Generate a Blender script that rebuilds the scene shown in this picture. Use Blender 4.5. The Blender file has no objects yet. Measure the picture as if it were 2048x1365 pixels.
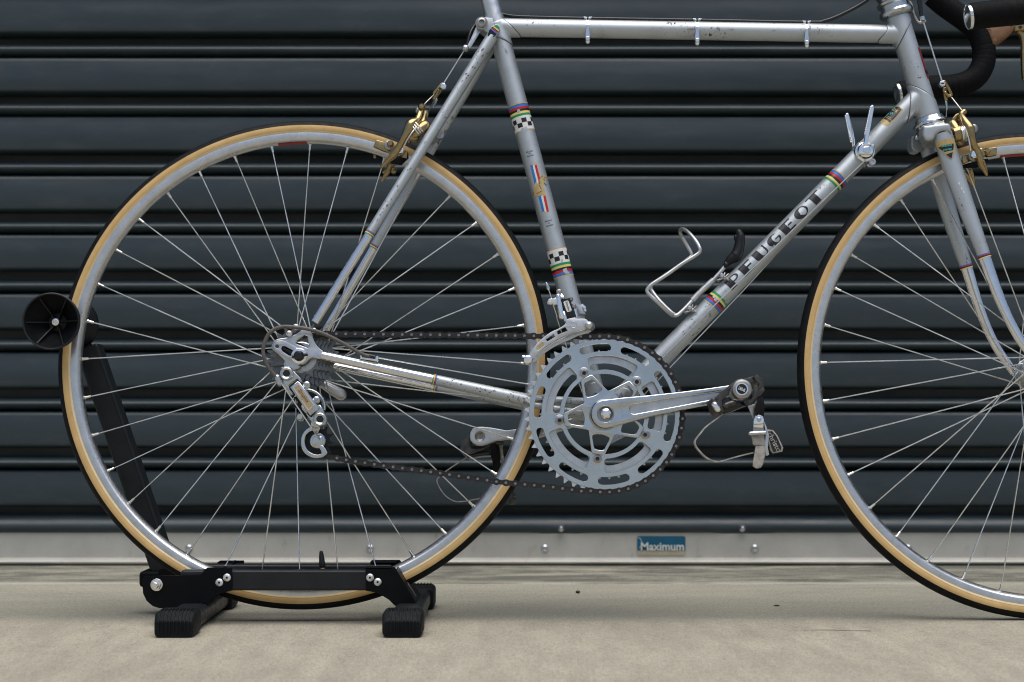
import bpy, bmesh, math, random
from mathutils import Vector, Matrix, geometry, noise
R_ = math.radians
random.seed(7)
SC = bpy.context.scene
COL = SC.collection

# ---------------------------------------------------------------- calibration (photograph 2048 x 1365)
FPX, CX, CY = 3490.0, 1024.0, 682.5
HORIZON = 800.0
PITCH = math.atan((HORIZON - CY) / FPX)
LEAN = 5.0
FW = Vector((0, math.cos(PITCH), math.sin(PITCH)))
UPV = Vector((0, -math.sin(PITCH), math.cos(PITCH)))
RT = Vector((1, 0, 0))
def ray(px, py):
    return FW + RT * ((px - CX) / FPX) - UPV * ((py - CY) / FPX)
WR = 0.3375                                  # tyre outer radius
Rw = ray(610.0, 723.0) * 2.400               # rear wheel centre, relative to the lens
Fw = ray(2079.0, 745.0) * 2.412              # front wheel centre
U = (Fw - Rw); WB = U.length; U.normalize()
_a = Vector((0, math.cos(R_(LEAN)), -math.sin(R_(LEAN))))
W = (_a - U * _a.dot(U)).normalized()
N = U.cross(W)
CAMZ = -(Fw - N * WR).z + 0.0005
CAM = Vector((0, 0, CAMZ))
BASE = CAM + Rw - N * WR                     # lowest point of the rear tyre
BM = Matrix(((U.x, W.x, N.x, BASE.x), (U.y, W.y, N.y, BASE.y), (U.z, W.z, N.z, BASE.z), (0, 0, 0, 1)))
BMI = BM.inverted()
def P(px, py, lat=0.0):
    """photograph pixel -> bicycle-local point (x forward, y to the far side, z up) on the plane y = lat"""
    d = ray(px, py)
    t = (lat - (BMI @ CAM).y) / d.dot(W)
    return BMI @ (CAM + d * t)
def S(px, py, y):
    """photograph pixel -> world point on the upright plane y"""
    d = ray(px, py)
    return CAM + d * (y / d.y)
def G(px, py, z=0.0):
    """photograph pixel -> world point on a level plane"""
    d = ray(px, py)
    return CAM + d * ((z - CAMZ) / d.z)
def crop(ox, oy, s):
    return lambda pts: [(ox + x / s, oy + y / s) + tuple(r) for x, y, *r in pts]

# ---------------------------------------------------------------- camera, sky, light, exposure
cam = bpy.data.cameras.new('camera'); co = bpy.data.objects.new('camera', cam); COL.objects.link(co)
cam.sensor_width = 36.0; cam.lens = 36.0 * FPX / 2048.0
cam.clip_start = 0.05; cam.clip_end = 500
co.location = CAM; co.rotation_euler = (math.pi / 2 + PITCH, 0, 0)
cam.dof.use_dof = True; cam.dof.focus_distance = 2.36; cam.dof.aperture_fstop = 6.0
SC.camera = co
SUN_EL, SUN_AZ = 74.0, 165.0
w = bpy.data.worlds.new('World'); SC.world = w; w.use_nodes = True
nt = w.node_tree; nt.nodes.clear()
sky = nt.nodes.new('ShaderNodeTexSky'); sky.sky_type = 'NISHITA'; sky.sun_disc = False
sky.sun_elevation = R_(SUN_EL); sky.sun_rotation = R_(SUN_AZ)
sky.air_density = 1.0; sky.dust_density = 3.0; sky.ozone_density = 1.0
bg = nt.nodes.new('ShaderNodeBackground'); bg.inputs[1].default_value = 0.065
wo = nt.nodes.new('ShaderNodeOutputWorld')
nt.links.new(sky.outputs[0], bg.inputs[0]); nt.links.new(bg.outputs[0], wo.inputs[0])
sl = bpy.data.lights.new('sun', 'SUN'); sl.energy = 1.5; sl.angle = R_(64); sl.color = (1.0, 0.985, 0.935)
so = bpy.data.objects.new('sun', sl); COL.objects.link(so)
so.rotation_euler = (R_(90 - SUN_EL), 0, R_(180 - SUN_AZ))
SC.view_settings.view_transform = 'Standard'; SC.view_settings.look = 'None'
SC.view_settings.gamma = 1.0; SC.view_settings.use_curve_mapping = False
SC.view_settings.exposure = 0.82
SC.render.engine = 'CYCLES'
SC.cycles.use_denoising = True; SC.cycles.filter_width = 1.05
SC.cycles.max_bounces = 8

# ---------------------------------------------------------------- materials
MATS = {}
def nodes(name):
    m = bpy.data.materials.new(name); m.use_nodes = True
    t = m.node_tree; b = t.nodes['Principled BSDF']
    MATS[name] = m
    return m, t, b
def N_(t, kind, **kw):
    n = t.nodes.new(kind)
    for k, v in kw.items():
        if k.startswith('i_'):
            n.inputs[int(k[2:])].default_value = v
        else:
            setattr(n, k, v)
    return n
def coords(t, scale=(1, 1, 1)):
    tc = N_(t, 'ShaderNodeTexCoord'); mp = N_(t, 'ShaderNodeMapping')
    mp.inputs['Scale'].default_value = scale
    t.links.new(tc.outputs['Object'], mp.inputs[0])
    return mp.outputs[0]
def nz(t, vec, scale, detail=4.0, rough=0.55, dist=0.0):
    n = N_(t, 'ShaderNodeTexNoise')
    n.inputs['Scale'].default_value = scale; n.inputs['Detail'].default_value = detail
    n.inputs['Roughness'].default_value = rough; n.inputs['Distortion'].default_value = dist
    t.links.new(vec, n.inputs['Vector'])
    return n.outputs['Fac']
def ramp(t, fac, stops):
    r = N_(t, 'ShaderNodeValToRGB')
    els = r.color_ramp.elements
    while len(els) < len(stops): els.new(0.5)
    for e, (p, c) in zip(els, stops):
        e.position = p; e.color = c if len(c) == 4 else (*c, 1)
    t.links.new(fac, r.inputs[0])
    return r.outputs[0]
def mixc(t, fac, a, b):
    m = N_(t, 'ShaderNodeMix', data_type='RGBA')
    for s, v in ((0, fac), (6, a), (7, b)):
        if isinstance(v, (int, float)): m.inputs[s].default_value = v
        elif isinstance(v, tuple): m.inputs[s].default_value = v if len(v) == 4 else (*v, 1)
        else: t.links.new(v, m.inputs[s])
    return m.outputs[2]
def math_(t, op, a, b=None, clamp=False):
    m = N_(t, 'ShaderNodeMath', operation=op, use_clamp=clamp)
    for s, v in ((0, a), (1, b)):
        if v is None: continue
        if isinstance(v, (int, float)): m.inputs[s].default_value = v
        else: t.links.new(v, m.inputs[s])
    return m.outputs[0]
def bump(t, b, h, strength=0.2, dist=0.001):
    n = N_(t, 'ShaderNodeBump'); n.inputs['Strength'].default_value = strength; n.inputs['Distance'].default_value = dist
    t.links.new(h, n.inputs['Height']); t.links.new(n.outputs[0], b.inputs['Normal'])
def g3(v): return (v, v, v)

def simple(name, col, rough=0.5, metal=0.0, var=0.12, scale=60, bmp=0.0, bscale=300, coat=0.0, rvar=0.1, spec=0.5):
    m, t, b = nodes(name)
    v = coords(t)
    f = nz(t, v, scale)
    lo = tuple(c * (1 - var) for c in col); hi = tuple(min(1, c * (1 + var)) for c in col)
    t.links.new(ramp(t, f, [(0.3, lo), (0.7, hi)]), b.inputs['Base Color'])
    r = ramp(t, nz(t, v, scale * 2.3), [(0.3, g3(max(0.03, rough - rvar))), (0.7, g3(min(1, rough + rvar)))])
    t.links.new(r, b.inputs['Roughness'])
    b.inputs['Metallic'].default_value = metal
    b.inputs['Coat Weight'].default_value = coat
    b.inputs['Specular IOR Level'].default_value = spec
    if bmp: bump(t, b, nz(t, v, bscale, 6), bmp, 0.0006)
    return m

def paint():
    m, t, b = nodes('silver_paint')
    v = coords(t)
    flake = nz(t, v, 2600, 1)
    base = ramp(t, flake, [(0.35, (0.40, 0.43, 0.45)), (0.65, (0.475, 0.51, 0.533))])
    grime = nz(t, v, 26, 6, 0.65)
    base = mixc(t, ramp(t, grime, [(0.5, g3(0)), (0.8, g3(0.45))]), base, (0.27, 0.26, 0.245))
    # chips and rubs: sparse dark flecks with hard edges, more of them where a broad mask allows
    c1 = nz(t, v, 150, 5, 0.6, 0.4); broad = nz(t, v, 13, 2)
    thr = math_(t, 'ADD', c1, math_(t, 'MULTIPLY', math_(t, 'SUBTRACT', broad, 0.5), 0.34))
    chip = ramp(t, thr, [(0.69, g3(0)), (0.70, g3(1))])
    c2 = nz(t, v, 420, 2, 0.5)
    speck = math_(t, 'MULTIPLY', ramp(t, c2, [(0.69, g3(0)), (0.705, g3(0.85))]), ramp(t, broad, [(0.50, g3(0.0)), (0.56, g3(1))]))
    sc = nz(t, coords(t, (1, 1, 0.12)), 240, 3, 0.5)
    chip = math_(t, 'MAXIMUM', chip, math_(t, 'MAXIMUM', speck, ramp(t, math_(t, 'MULTIPLY', sc, math_(t, 'ADD', broad, 0.42)), [(0.66, g3(0)), (0.68, g3(0.6))])), True)
    col = mixc(t, chip, base, (0.045, 0.036, 0.03))
    t.links.new(col, b.inputs['Base Color'])
    t.links.new(math_(t, 'SUBTRACT', 0.74, math_(t, 'MULTIPLY', chip, 0.7)), b.inputs['Metallic'])
    t.links.new(math_(t, 'ADD', 0.47, math_(t, 'MULTIPLY', chip, 0.3)), b.inputs['Roughness'])
    b.inputs['Coat Weight'].default_value = 0.15; b.inputs['Coat Roughness'].default_value = 0.2
    bump(t, b, math_(t, 'SUBTRACT', nz(t, v, 90, 3), math_(t, 'MULTIPLY', chip, 0.6)), 0.12, 0.0004)
paint()
simple('chrome', (0.74, 0.745, 0.75), 0.13, 1.0, 0.06, 90, rvar=0.07, bmp=0.04, bscale=160)
simple('bright_chrome', (0.88, 0.89, 0.9), 0.08, 1.0, 0.04, 90, rvar=0.05)
simple('polished_alloy', (0.55, 0.565, 0.565), 0.22, 1.0, 0.09, 30, rvar=0.07)
simple('tooth_alloy', (0.66, 0.665, 0.67), 0.4, 1.0, 0.07, 60)
simple('worn_alloy', (0.54, 0.55, 0.56), 0.36, 1.0, 0.12, 50, rvar=0.1)
simple('cage_alloy', (0.55, 0.56, 0.565), 0.40, 0.9, 0.1, 60)
simple('fine_steel', (0.78, 0.765, 0.73), 0.32, 1.0, 0.12, 30)
simple('dull_steel', (0.36, 0.345, 0.33), 0.4, 1.0, 0.25, 80, bmp=0.08)
simple('sprocket_steel', (0.18, 0.18, 0.18), 0.36, 1.0, 0.25, 120, bmp=0.1)
simple('chain_steel', (0.020, 0.0165, 0.0155), 0.42, 0.3, 0.4, 200, rvar=0.12)
simple('chain_pin', (0.26, 0.25, 0.24), 0.35, 1.0, 0.3, 200)
simple('gold_alloy', (0.37, 0.275, 0.135), 0.25, 1.0, 0.14, 60, rvar=0.1, bmp=0.06, bscale=160)
simple('brass', (0.72, 0.5, 0.22), 0.3, 1.0)
simple('black_rubber', (0.0055, 0.0065, 0.0080), 0.62, 0, 0.3, 90, 0.25, 700, spec=0.16)
simple('tread_rubber', (0.006, 0.0065, 0.0075), 0.55, 0, 0.3, 60, 0.3, 900, spec=0.14)
simple('black_plastic', (0.006, 0.0068, 0.0080), 0.42, 0, 0.3, 40, 0.1, 900, spec=0.32)
simple('arm_black', (0.0085, 0.0105, 0.0125), 0.45, 0, 0.25, 50, 0.12, 1400, spec=0.25)
simple('dark_steel', (0.085, 0.08, 0.075), 0.38, 0.9, 0.35, 120, bmp=0.08)
simple('stand_black', (0.0034, 0.0040, 0.0048), 0.5, 0, 0.25, 50, 0.18, 1400, spec=0.10)
simple('stand_tube', (0.0105, 0.0125, 0.0150), 0.42, 0.0, 0.2, 40, 0.1, 1400, spec=0.3)
simple('black_gloss', (0.008, 0.008, 0.009), 0.18, 0)
simple('bar_tape', (0.0022, 0.0025, 0.0031), 0.7, 0, 0.4, 160, 0.4, 900, spec=0.14)
simple('leather_strap', (0.30, 0.28, 0.25), 0.8, 0, 0.35, 160, 0.4, 600)
simple('black_strap', (0.007, 0.007, 0.008), 0.7, 0, 0.3, 100, 0.3, 500, spec=0.14)
simple('brown_rubber', (0.20, 0.10, 0.048), 0.6, 0, 0.2, 60, 0.2, 500)
simple('cable_housing', (0.1, 0.088, 0.082), 0.45, 0, 0.3, 100)
simple('black_housing', (0.008, 0.008, 0.01), 0.3, 0)
simple('decal_white', (0.66, 0.66, 0.63), 0.35, 0, 0.06, 120)
simple('decal_black', (0.011, 0.01, 0.011), 0.3, 0)
simple('decal_blue', (0.018, 0.16, 0.5), 0.35, 0)
simple('decal_red', (0.45, 0.012, 0.022), 0.35, 0)
simple('decal_yellow', (0.68, 0.56, 0.16), 0.35, 0)
simple('decal_green', (0.012, 0.24, 0.09), 0.35, 0)
simple('decal_gold', (0.46, 0.34, 0.15), 0.38, 0.2, 0.12, 200)
simple('decal_tan', (0.5, 0.36, 0.17), 0.4, 0, 0.15, 300)
simple('decal_teal', (0.05, 0.33, 0.28), 0.35, 0)
simple('plate_gold', (0.50, 0.36, 0.20), 0.33, 0.55, 0.08, 100)
simple('sticker_blue', (0.0, 0.085, 0.16), 0.45, 0, 0.1, 30)
simple('sticker_cream', (0.36, 0.31, 0.22), 0.6, 0, 0.12, 60)
simple('sticker_print', (0.56, 0.58, 0.56), 0.5, 0)
simple('seam_grime', (0.085, 0.08, 0.075), 0.7, 0, 0.4, 200)
simple('chip_dark', (0.07, 0.06, 0.052), 0.55, 0.2, 0.4, 300)
simple('rivet_alloy', (0.72, 0.73, 0.73), 0.42, 0.9)
simple('cork_red', (0.26, 0.01, 0.02), 0.4, 0)

def gum():
    m, t, b = nodes('gum_sidewall')
    v = coords(t)
    f = nz(t, v, 45, 5); f2 = nz(t, v, 330, 4, 0.6)
    c = ramp(t, f, [(0.3, (0.50, 0.32, 0.118)), (0.7, (0.60, 0.405, 0.17))])
    c = mixc(t, ramp(t, f2, [(0.66, g3(0)), (0.76, g3(0.55))]), c, (0.22, 0.12, 0.04))
    t.links.new(c, b.inputs['Base Color']); b.inputs['Roughness'].default_value = 0.62
    bump(t, b, f2, 0.15, 0.0004)
gum()
simple('base_tape', (0.64, 0.50, 0.30), 0.7, 0, 0.1, 80)
def rimm():
    m, t, b = nodes('rim_alloy')
    v = coords(t)
    f = nz(t, v, 55, 6, 0.65); f2 = nz(t, v, 400, 3)
    t.links.new(ramp(t, f, [(0.3, (0.52, 0.525, 0.525)), (0.7, (0.66, 0.665, 0.665))]), b.inputs['Base Color'])
    t.links.new(ramp(t, f2, [(0.3, g3(0.26)), (0.7, g3(0.42))]), b.inputs['Roughness'])
    b.inputs['Metallic'].default_value = 1.0
    bump(t, b, f2, 0.1, 0.0003)
rimm()
def shutter_mat():
    m, t, b = nodes('shutter_paint')
    v = coords(t)
    f = nz(t, coords(t, (0.5, 1, 2.0)), 5, 5, 0.6); f2 = nz(t, v, 120, 4)
    c = ramp(t, f, [(0.25, (0.0165, 0.0285, 0.0355)), (0.75, (0.022, 0.036, 0.0440))])
    dust = nz(t, coords(t, (1, 1, 3.0)), 9, 8, 0.75)
    c = mixc(t, ramp(t, dust, [(0.5, g3(0)), (0.8, g3(0.2))]), c, (0.12, 0.125, 0.12))
    scf = nz(t, coords(t, (1.6, 1, 0.5)), 13, 9, 0.8, 1.2)
    c = mixc(t, ramp(t, scf, [(0.645, g3(0)), (0.70, g3(0.3))]), c, (0.16, 0.165, 0.16))
    t.links.new(c, b.inputs['Base Color'])
    t.links.new(ramp(t, nz(t, v, 14, 6, 0.7), [(0.3, g3(0.36)), (0.7, g3(0.5))]), b.inputs['Roughness'])
    b.inputs['Specular IOR Level'].default_value = 0.5
    dent = math_(t, 'ADD', nz(t, coords(t, (0.6, 1, 2.2)), 5, 2), math_(t, 'MULTIPLY', nz(t, coords(t, (0.35, 1, 3)), 2.3, 2), 1.5))
    bump(t, b, math_(t, 'ADD', dent, math_(t, 'MULTIPLY', f2, 0.02)), 0.35, 0.012)
shutter_mat()
def bottom_rail():
    m, t, b = nodes('mill_aluminium')
    v = coords(t)
    f = nz(t, v, 16, 6, 0.6); st = nz(t, coords(t, (0.25, 1, 1)), 60, 4)
    c = ramp(t, f, [(0.3, (0.43, 0.415, 0.375)), (0.7, (0.51, 0.495, 0.45))])
    c = mixc(t, ramp(t, nz(t, coords(t, (1, 1, 0.4)), 55, 6, 0.7), [(0.6, g3(0)), (0.78, g3(0.5))]), c, (0.16, 0.13, 0.1))
    t.links.new(c, b.inputs['Base Color']); b.inputs['Metallic'].default_value = 0.3
    t.links.new(ramp(t, st, [(0.3, g3(0.42)), (0.7, g3(0.6))]), b.inputs['Roughness'])
    bump(t, b, st, 0.1, 0.0005)
bottom_rail()
def concrete():
    m, t, b = nodes('brushed_concrete')
    tc = N_(t, 'ShaderNodeTexCoord'); sep = N_(t, 'ShaderNodeSeparateXYZ')
    t.links.new(tc.outputs['Object'], sep.inputs[0])
    v = tc.outputs['Object']; flatv = coords(t, (1, 0.22, 1)); long_ = coords(t, (0.22, 0.9, 1))
    def rng(src, a, b_, smooth=False):
        n = N_(t, 'ShaderNodeMapRange', interpolation_type='SMOOTHSTEP' if smooth else 'LINEAR'); t.links.new(src, n.inputs[0])
        n.inputs[1].default_value = a; n.inputs[2].default_value = b_; return n.outputs[0]
    big = nz(t, v, 2.4, 6, 0.6); med = nz(t, flatv, 24, 7, 0.68); fine = nz(t, flatv, 230, 4, 0.75); grit = nz(t, flatv, 620, 2, 0.6)
    streak = nz(t, long_, 9, 8, 0.7, 0.5)
    front = ramp(t, big, [(0.3, (0.36, 0.323, 0.252)), (0.7, (0.43, 0.387, 0.302))])
    front = mixc(t, ramp(t, med, [(0.36, g3(0.6)), (0.6, g3(0))]), front, (0.265, 0.248, 0.205))
    front = mixc(t, ramp(t, med, [(0.60, g3(0)), (0.76, g3(0.55))]), front, (0.50, 0.46, 0.37))
    back = ramp(t, streak, [(0.32, (0.285, 0.277, 0.226)), (0.55, (0.375, 0.354, 0.28)), (0.75, (0.44, 0.407, 0.316))])
    # threshold strip along the door: smoother trowelled cement, darker towards its outer edge
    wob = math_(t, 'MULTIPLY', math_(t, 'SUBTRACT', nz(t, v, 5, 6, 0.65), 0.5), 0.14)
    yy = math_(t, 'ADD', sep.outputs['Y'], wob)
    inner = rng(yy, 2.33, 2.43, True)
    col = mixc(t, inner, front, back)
    outer_mask = math_(t, 'MULTIPLY', math_(t, 'MULTIPLY', rng(yy, 2.80, 2.42, True), inner), math_(t, 'ADD', 0.12, math_(t, 'MULTIPLY', streak, 0.8)), True)
    col = mixc(t, outer_mask, col, (0.165, 0.162, 0.135))
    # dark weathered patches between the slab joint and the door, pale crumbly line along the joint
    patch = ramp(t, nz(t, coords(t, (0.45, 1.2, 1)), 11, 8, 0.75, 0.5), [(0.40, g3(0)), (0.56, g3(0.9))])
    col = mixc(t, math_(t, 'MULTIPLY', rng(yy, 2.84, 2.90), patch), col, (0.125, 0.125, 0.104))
    jl = math_(t, 'ABSOLUTE', math_(t, 'SUBTRACT', math_(t, 'ADD', sep.outputs['Y'], math_(t, 'MULTIPLY', math_(t, 'SUBTRACT', nz(t, v, 9, 4), 0.5), 0.03)), 2.852))
    jn = nz(t, v, 3.1, 4)
    col = mixc(t, math_(t, 'MULTIPLY', rng(jl, 0.024, 0.006), ramp(t, jn, [(0.38, g3(0)), (0.5, g3(0.85))])), col, (0.47, 0.45, 0.38))
    col = mixc(t, math_(t, 'MULTIPLY', rng(jl, 0.009, 0.003), ramp(t, jn, [(0.40, g3(0.75)), (0.48, g3(0))])), col, (0.07, 0.065, 0.055))
    speck = ramp(t, fine, [(0.28, g3(0.74)), (0.48, g3(0.98)), (0.56, g3(1.02)), (0.74, g3(1.20))])
    sp2 = ramp(t, grit, [(0.3, g3(0.8)), (0.7, g3(1.2))])
    for s_ in (speck, sp2):
        mm = N_(t, 'ShaderNodeMix', data_type='RGBA', blend_type='MULTIPLY'); mm.inputs[0].default_value = 1
        t.links.new(col, mm.inputs[6]); t.links.new(s_, mm.inputs[7]); col = mm.outputs[2]
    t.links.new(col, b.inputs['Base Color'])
    b.inputs['Roughness'].default_value = 0.85; b.inputs['Specular IOR Level'].default_value = 0.3
    h = math_(t, 'ADD', math_(t, 'MULTIPLY', fine, 0.8), math_(t, 'MULTIPLY', med, 1.5))
    bump(t, b, h, 0.4, 0.0035)
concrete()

# ---------------------------------------------------------------- mesh helpers
def finish(me, sharp=38):
    for p in me.polygons: p.use_smooth = True
    try: me.set_sharp_from_angle(angle=R_(sharp))
    except Exception: pass
def obj(name, geo, mat, parent=None, bevel=0.0, label=None, sharp=38, segs=2):
    """geo = (verts, faces) or a list of such; links one mesh object"""
    me = bpy.data.meshes.new(name)
    if bevel:
        if isinstance(geo, list) and any(getattr(g, 'rebuild', None) for g in geo):
            geo = [g.rebuild(bevel, segs) if getattr(g, 'rebuild', None) else g for g in geo]; bevel = 0
        elif getattr(geo, 'rebuild', None): geo = geo.rebuild(bevel, segs); bevel = 0
    if isinstance(geo, bpy.types.Mesh): me = geo
    else:
        if isinstance(geo, list):
            V, F = [], []
            for v, f in geo:
                o = len(V); V += list(v); F += [tuple(i + o for i in q) for q in f]
        else: V, F = geo
        me.from_pydata([tuple(v) for v in V], [], F); me.validate(); me.update()
        bm = bmesh.new(); bm.from_mesh(me)
        bmesh.ops.recalc_face_normals(bm, faces=bm.faces); bm.to_mesh(me); bm.free()
    me.materials.append(MATS[mat])
    finish(me, sharp)
    o = bpy.data.objects.new(name, me); COL.objects.link(o)
    if parent is not None: o.parent = parent
    if bevel:
        m = o.modifiers.new('edge', 'BEVEL'); m.width = bevel; m.segments = segs
        m.limit_method = 'ANGLE'; m.angle_limit = R_(35); m.harden_normals = True
    if label: o['label'] = label
    return o
def empty(name, parent=None, label=None):
    o = bpy.data.objects.new(name, None); COL.objects.link(o)
    o.empty_display_size = 0.02
    if parent is not None: o.parent = parent
    if label: o['label'] = label
    return o
def tag(o, label, cat=None, group=None, kind=None):
    o['label'] = label
    if cat: o['category'] = cat
    if group: o['group'] = group
    if kind: o['kind'] = kind
    return o
def ortho(d):
    d = d.normalized()
    a = Vector((0, 1, 0)) if abs(d.y) < 0.9 else Vector((0, 0, 1))
    e1 = d.cross(a).normalized(); return e1, d.cross(e1).normalized()
def tube(pts, rad, seg=16, cap=True, closed=False, flat=None):
    """sweep a circle along pts; rad number or list. flat=(dir, ratio): squash the section along dir"""
    pts = [Vector(p) for p in pts]; n = len(pts)
    rad = [rad] * n if isinstance(rad, (int, float)) else list(rad)
    tan = []
    for i in range(n):
        a = pts[i - 1] if (i > 0 or closed) else pts[i]
        b = pts[(i + 1) % n] if (i < n - 1 or closed) else pts[i]
        tan.append((b - a).normalized())
    e1, e2 = ortho(tan[0]); V = []; Fc = []
    for i in range(n):
        if i:
            q = tan[i - 1].rotation_difference(tan[i]); e1 = (q @ e1); e1 = (e1 - tan[i] * e1.dot(tan[i])).normalized()
        e2 = tan[i].cross(e1)
        for k in range(seg):
            a = 2 * math.pi * k / seg
            off = (e1 * math.cos(a) + e2 * math.sin(a)) * rad[i]
            if flat:
                d = (flat[0] - tan[i] * flat[0].dot(tan[i])).normalized()
                off -= d * off.dot(d) * (1 - flat[1])
            V.append(pts[i] + off)
    m = n if closed else n - 1
    for i in range(m):
        j = (i + 1) % n
        for k in range(seg):
            l = (k + 1) % seg
            Fc.append((i * seg + k, i * seg + l, j * seg + l, j * seg + k))
    if cap and not closed:
        Fc.append(tuple(range(seg))[::-1]); Fc.append(tuple(range((n - 1) * seg, n * seg)))
    return V, Fc
def rtube(pts, r, seg=12):
    """tube with domed ends"""
    pts = [Vector(p) for p in pts]
    rr = [r] * len(pts) if isinstance(r, (int, float)) else list(r)
    d0 = (pts[0] - pts[1]).normalized(); d1 = (pts[-1] - pts[-2]).normalized()
    a0 = [(pts[0] + d0 * rr[0] * s, rr[0] * c) for s, c in ((0.98, 0.2), (0.8, 0.6), (0.45, 0.89))]
    a1 = [(pts[-1] + d1 * rr[-1] * s, rr[-1] * c) for s, c in ((0.45, 0.89), (0.8, 0.6), (0.98, 0.2))]
    al = a0 + list(zip(pts, rr)) + a1
    return tube([p for p, _ in al], [q for _, q in al], seg)
def cat(pts, n=6, closed=False):
    """Catmull-Rom through points (tuples of any length)"""
    P_ = [Vector(p) for p in pts]; out = []; m = len(P_)
    rng = range(m) if closed else range(m - 1)
    for i in rng:
        p0 = P_[(i - 1) % m] if (closed or i) else P_[0] * 2 - P_[1]
        p1 = P_[i]; p2 = P_[(i + 1) % m]
        p3 = P_[(i + 2) % m] if (closed or i + 2 < m) else p2 * 2 - p1
        for k in range(n):
            t = k / n
            out.append(0.5 * ((2 * p1) + (p2 - p0) * t + (2 * p0 - 5 * p1 + 4 * p2 - p3) * t * t + (3 * p1 - p0 - 3 * p2 + p3) * t ** 3))
    if not closed: out.append(P_[-1].copy())
    return out
def lathe(prof, o, ax, seg=24, e=None):
    """prof = [(along axis, radius)], closed to the axis where radius is 0"""
    ax = Vector(ax).normalized(); e1, e2 = ortho(ax) if e is None else (e, ax.cross(e).normalized())
    V, F = [], []; rows = []
    for h, r in prof:
        if r <= 1e-9: rows.append([len(V)]); V.append(o + ax * h)
        else:
            rows.append(list(range(len(V), len(V) + seg)))
            for k in range(seg):
                a = 2 * math.pi * k / seg
                V.append(o + ax * h + (e1 * math.cos(a) + e2 * math.sin(a)) * r)
    for A, B in zip(rows, rows[1:]):
        for k in range(seg):
            l = (k + 1) % seg
            if len(A) == 1 and len(B) == 1: continue
            if len(A) == 1: F.append((A[0], B[l], B[k]))
            elif len(B) == 1: F.append((A[k], A[l], B[0]))
            else: F.append((A[k], A[l], B[l], B[k]))
    return V, F
def area2(p): return sum(p[i - 1][0] * p[i][1] - p[i][0] * p[i - 1][1] for i in range(len(p)))
class Geo(tuple):
    rebuild = None
def inset(l, d):
    """offset a closed outline to its left by d (outer loops ccw move inwards, holes cw move outwards)"""
    n = len(l); out = []
    for i in range(n):
        a, b, c = l[i - 1], l[i], l[(i + 1) % n]
        u = (b[0] - a[0], b[1] - a[1]); v = (c[0] - b[0], c[1] - b[1])
        lu = math.hypot(*u) or 1e-9; lv = math.hypot(*v) or 1e-9
        nx = -u[1] / lu - v[1] / lv; ny = u[0] / lu + v[0] / lv
        m = math.hypot(nx, ny)
        if m < 0.35: nx, ny, m = -u[1] / lu, u[0] / lu, 1.0; k = 1.0
        else:
            nx /= m; ny /= m
            k = min(1.7, 1.0 / max(0.3, (nx * -u[1] + ny * u[0]) / lu))
        out.append((b[0] + nx * d * k, b[1] + ny * d * k))
    return out
def plate(outer, holes, f0, f1, ch=0.0, segs=1):
    """prism of a 2D outline with holes; f0/f1 map (x,y) to the near and far faces; ch rounds the near edge"""
    loops = [list(outer)] + [list(h) for h in holes]
    loops[0] = loops[0] if area2(loops[0]) > 0 else loops[0][::-1]
    for i in range(1, len(loops)):
        if area2(loops[i]) > 0: loops[i] = loops[i][::-1]
    n = sum(len(l) for l in loops)
    th = (f1(loops[0][0]) - f0(loops[0][0])).length if isinstance(f0(loops[0][0]), Vector) else 0
    ch = min(ch, th * 0.45)
    layers = []                                   # (inset, depth fraction)
    if ch > 0:
        for k in range(segs + 1):
            t = (math.pi / 2) * k / segs
            layers.append((ch * (1 - math.sin(t)), ch * (1 - math.cos(t)) / th))
    else: layers.append((0.0, 0.0))
    layers.append((0.0, 1.0))
    V, F = [], []
    for ins, dp in layers:
        for l in loops:
            for q in (inset(l, ins) if ins > 0 else l):
                a = f0(q); V.append(a + (f1(q) - a) * dp if dp else a)
    front = [inset(l, layers[0][0]) if layers[0][0] > 0 else l for l in loops]
    tris = geometry.tessellate_polygon([[Vector((q[0], q[1], 0)) for q in l] for l in front])
    F += [tuple(t) for t in tris]
    if layers[0][0] > 0: tris = geometry.tessellate_polygon([[Vector((q[0], q[1], 0)) for q in l] for l in loops])
    L = len(layers) - 1
    F += [tuple(i + n * L for i in t[::-1]) for t in tris]
    for y in range(L):
        o = 0
        for l in loops:
            m = len(l)
            for i in range(m):
                j = (i + 1) % m
                F.append((y * n + o + i, y * n + o + j, (y + 1) * n + o + j, (y + 1) * n + o + i))
            o += m
    g = Geo((V, F))
    if not ch: g.rebuild = lambda c, s: plate(outer, holes, f0, f1, c, s)
    return g
def pp(outline, lat, th, holes=()):
    """plate traced in photograph pixels on the bicycle plane y = lat (near face), thickness th away from the lens"""
    loc = lambda l: [(q.x, q.z) for q in (P(x, y, lat) for x, y in l)]
    return plate(loc(outline), [loc(h) for h in holes], lambda p: Vector((p[0], lat, p[1])), lambda p: Vector((p[0], lat + th, p[1])))
def circ(cx, cy, r, n=20, a0=0.0):
    return [(cx + r * math.cos(a0 + 2 * math.pi * k / n), cy + r * math.sin(a0 + 2 * math.pi * k / n)) for k in range(n)]
def sm(pts, n=3):
    """closed outline through the points, corners eased"""
    return [(v.x, v.y) for v in cat([(x, y) for x, y in pts], n, closed=True)]
YN = Vector((0, -1, 0))
def stud(px, py, lat, r, h, seg=20, dome=0.3, sunk=0.0):
    """round head standing towards the lens from plane lat"""
    o = P(px, py, lat)
    pr = [(-0.002, r), (h * (1 - dome), r), (h * (1 - dome * 0.4), r * 0.88), (h, r * 0.6)]
    pr += [(h, sunk), (h * 0.3, sunk * 0.9), (h * 0.3, 0)] if sunk else [(h, 0)]
    return lathe(pr, o, YN, seg)
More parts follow.
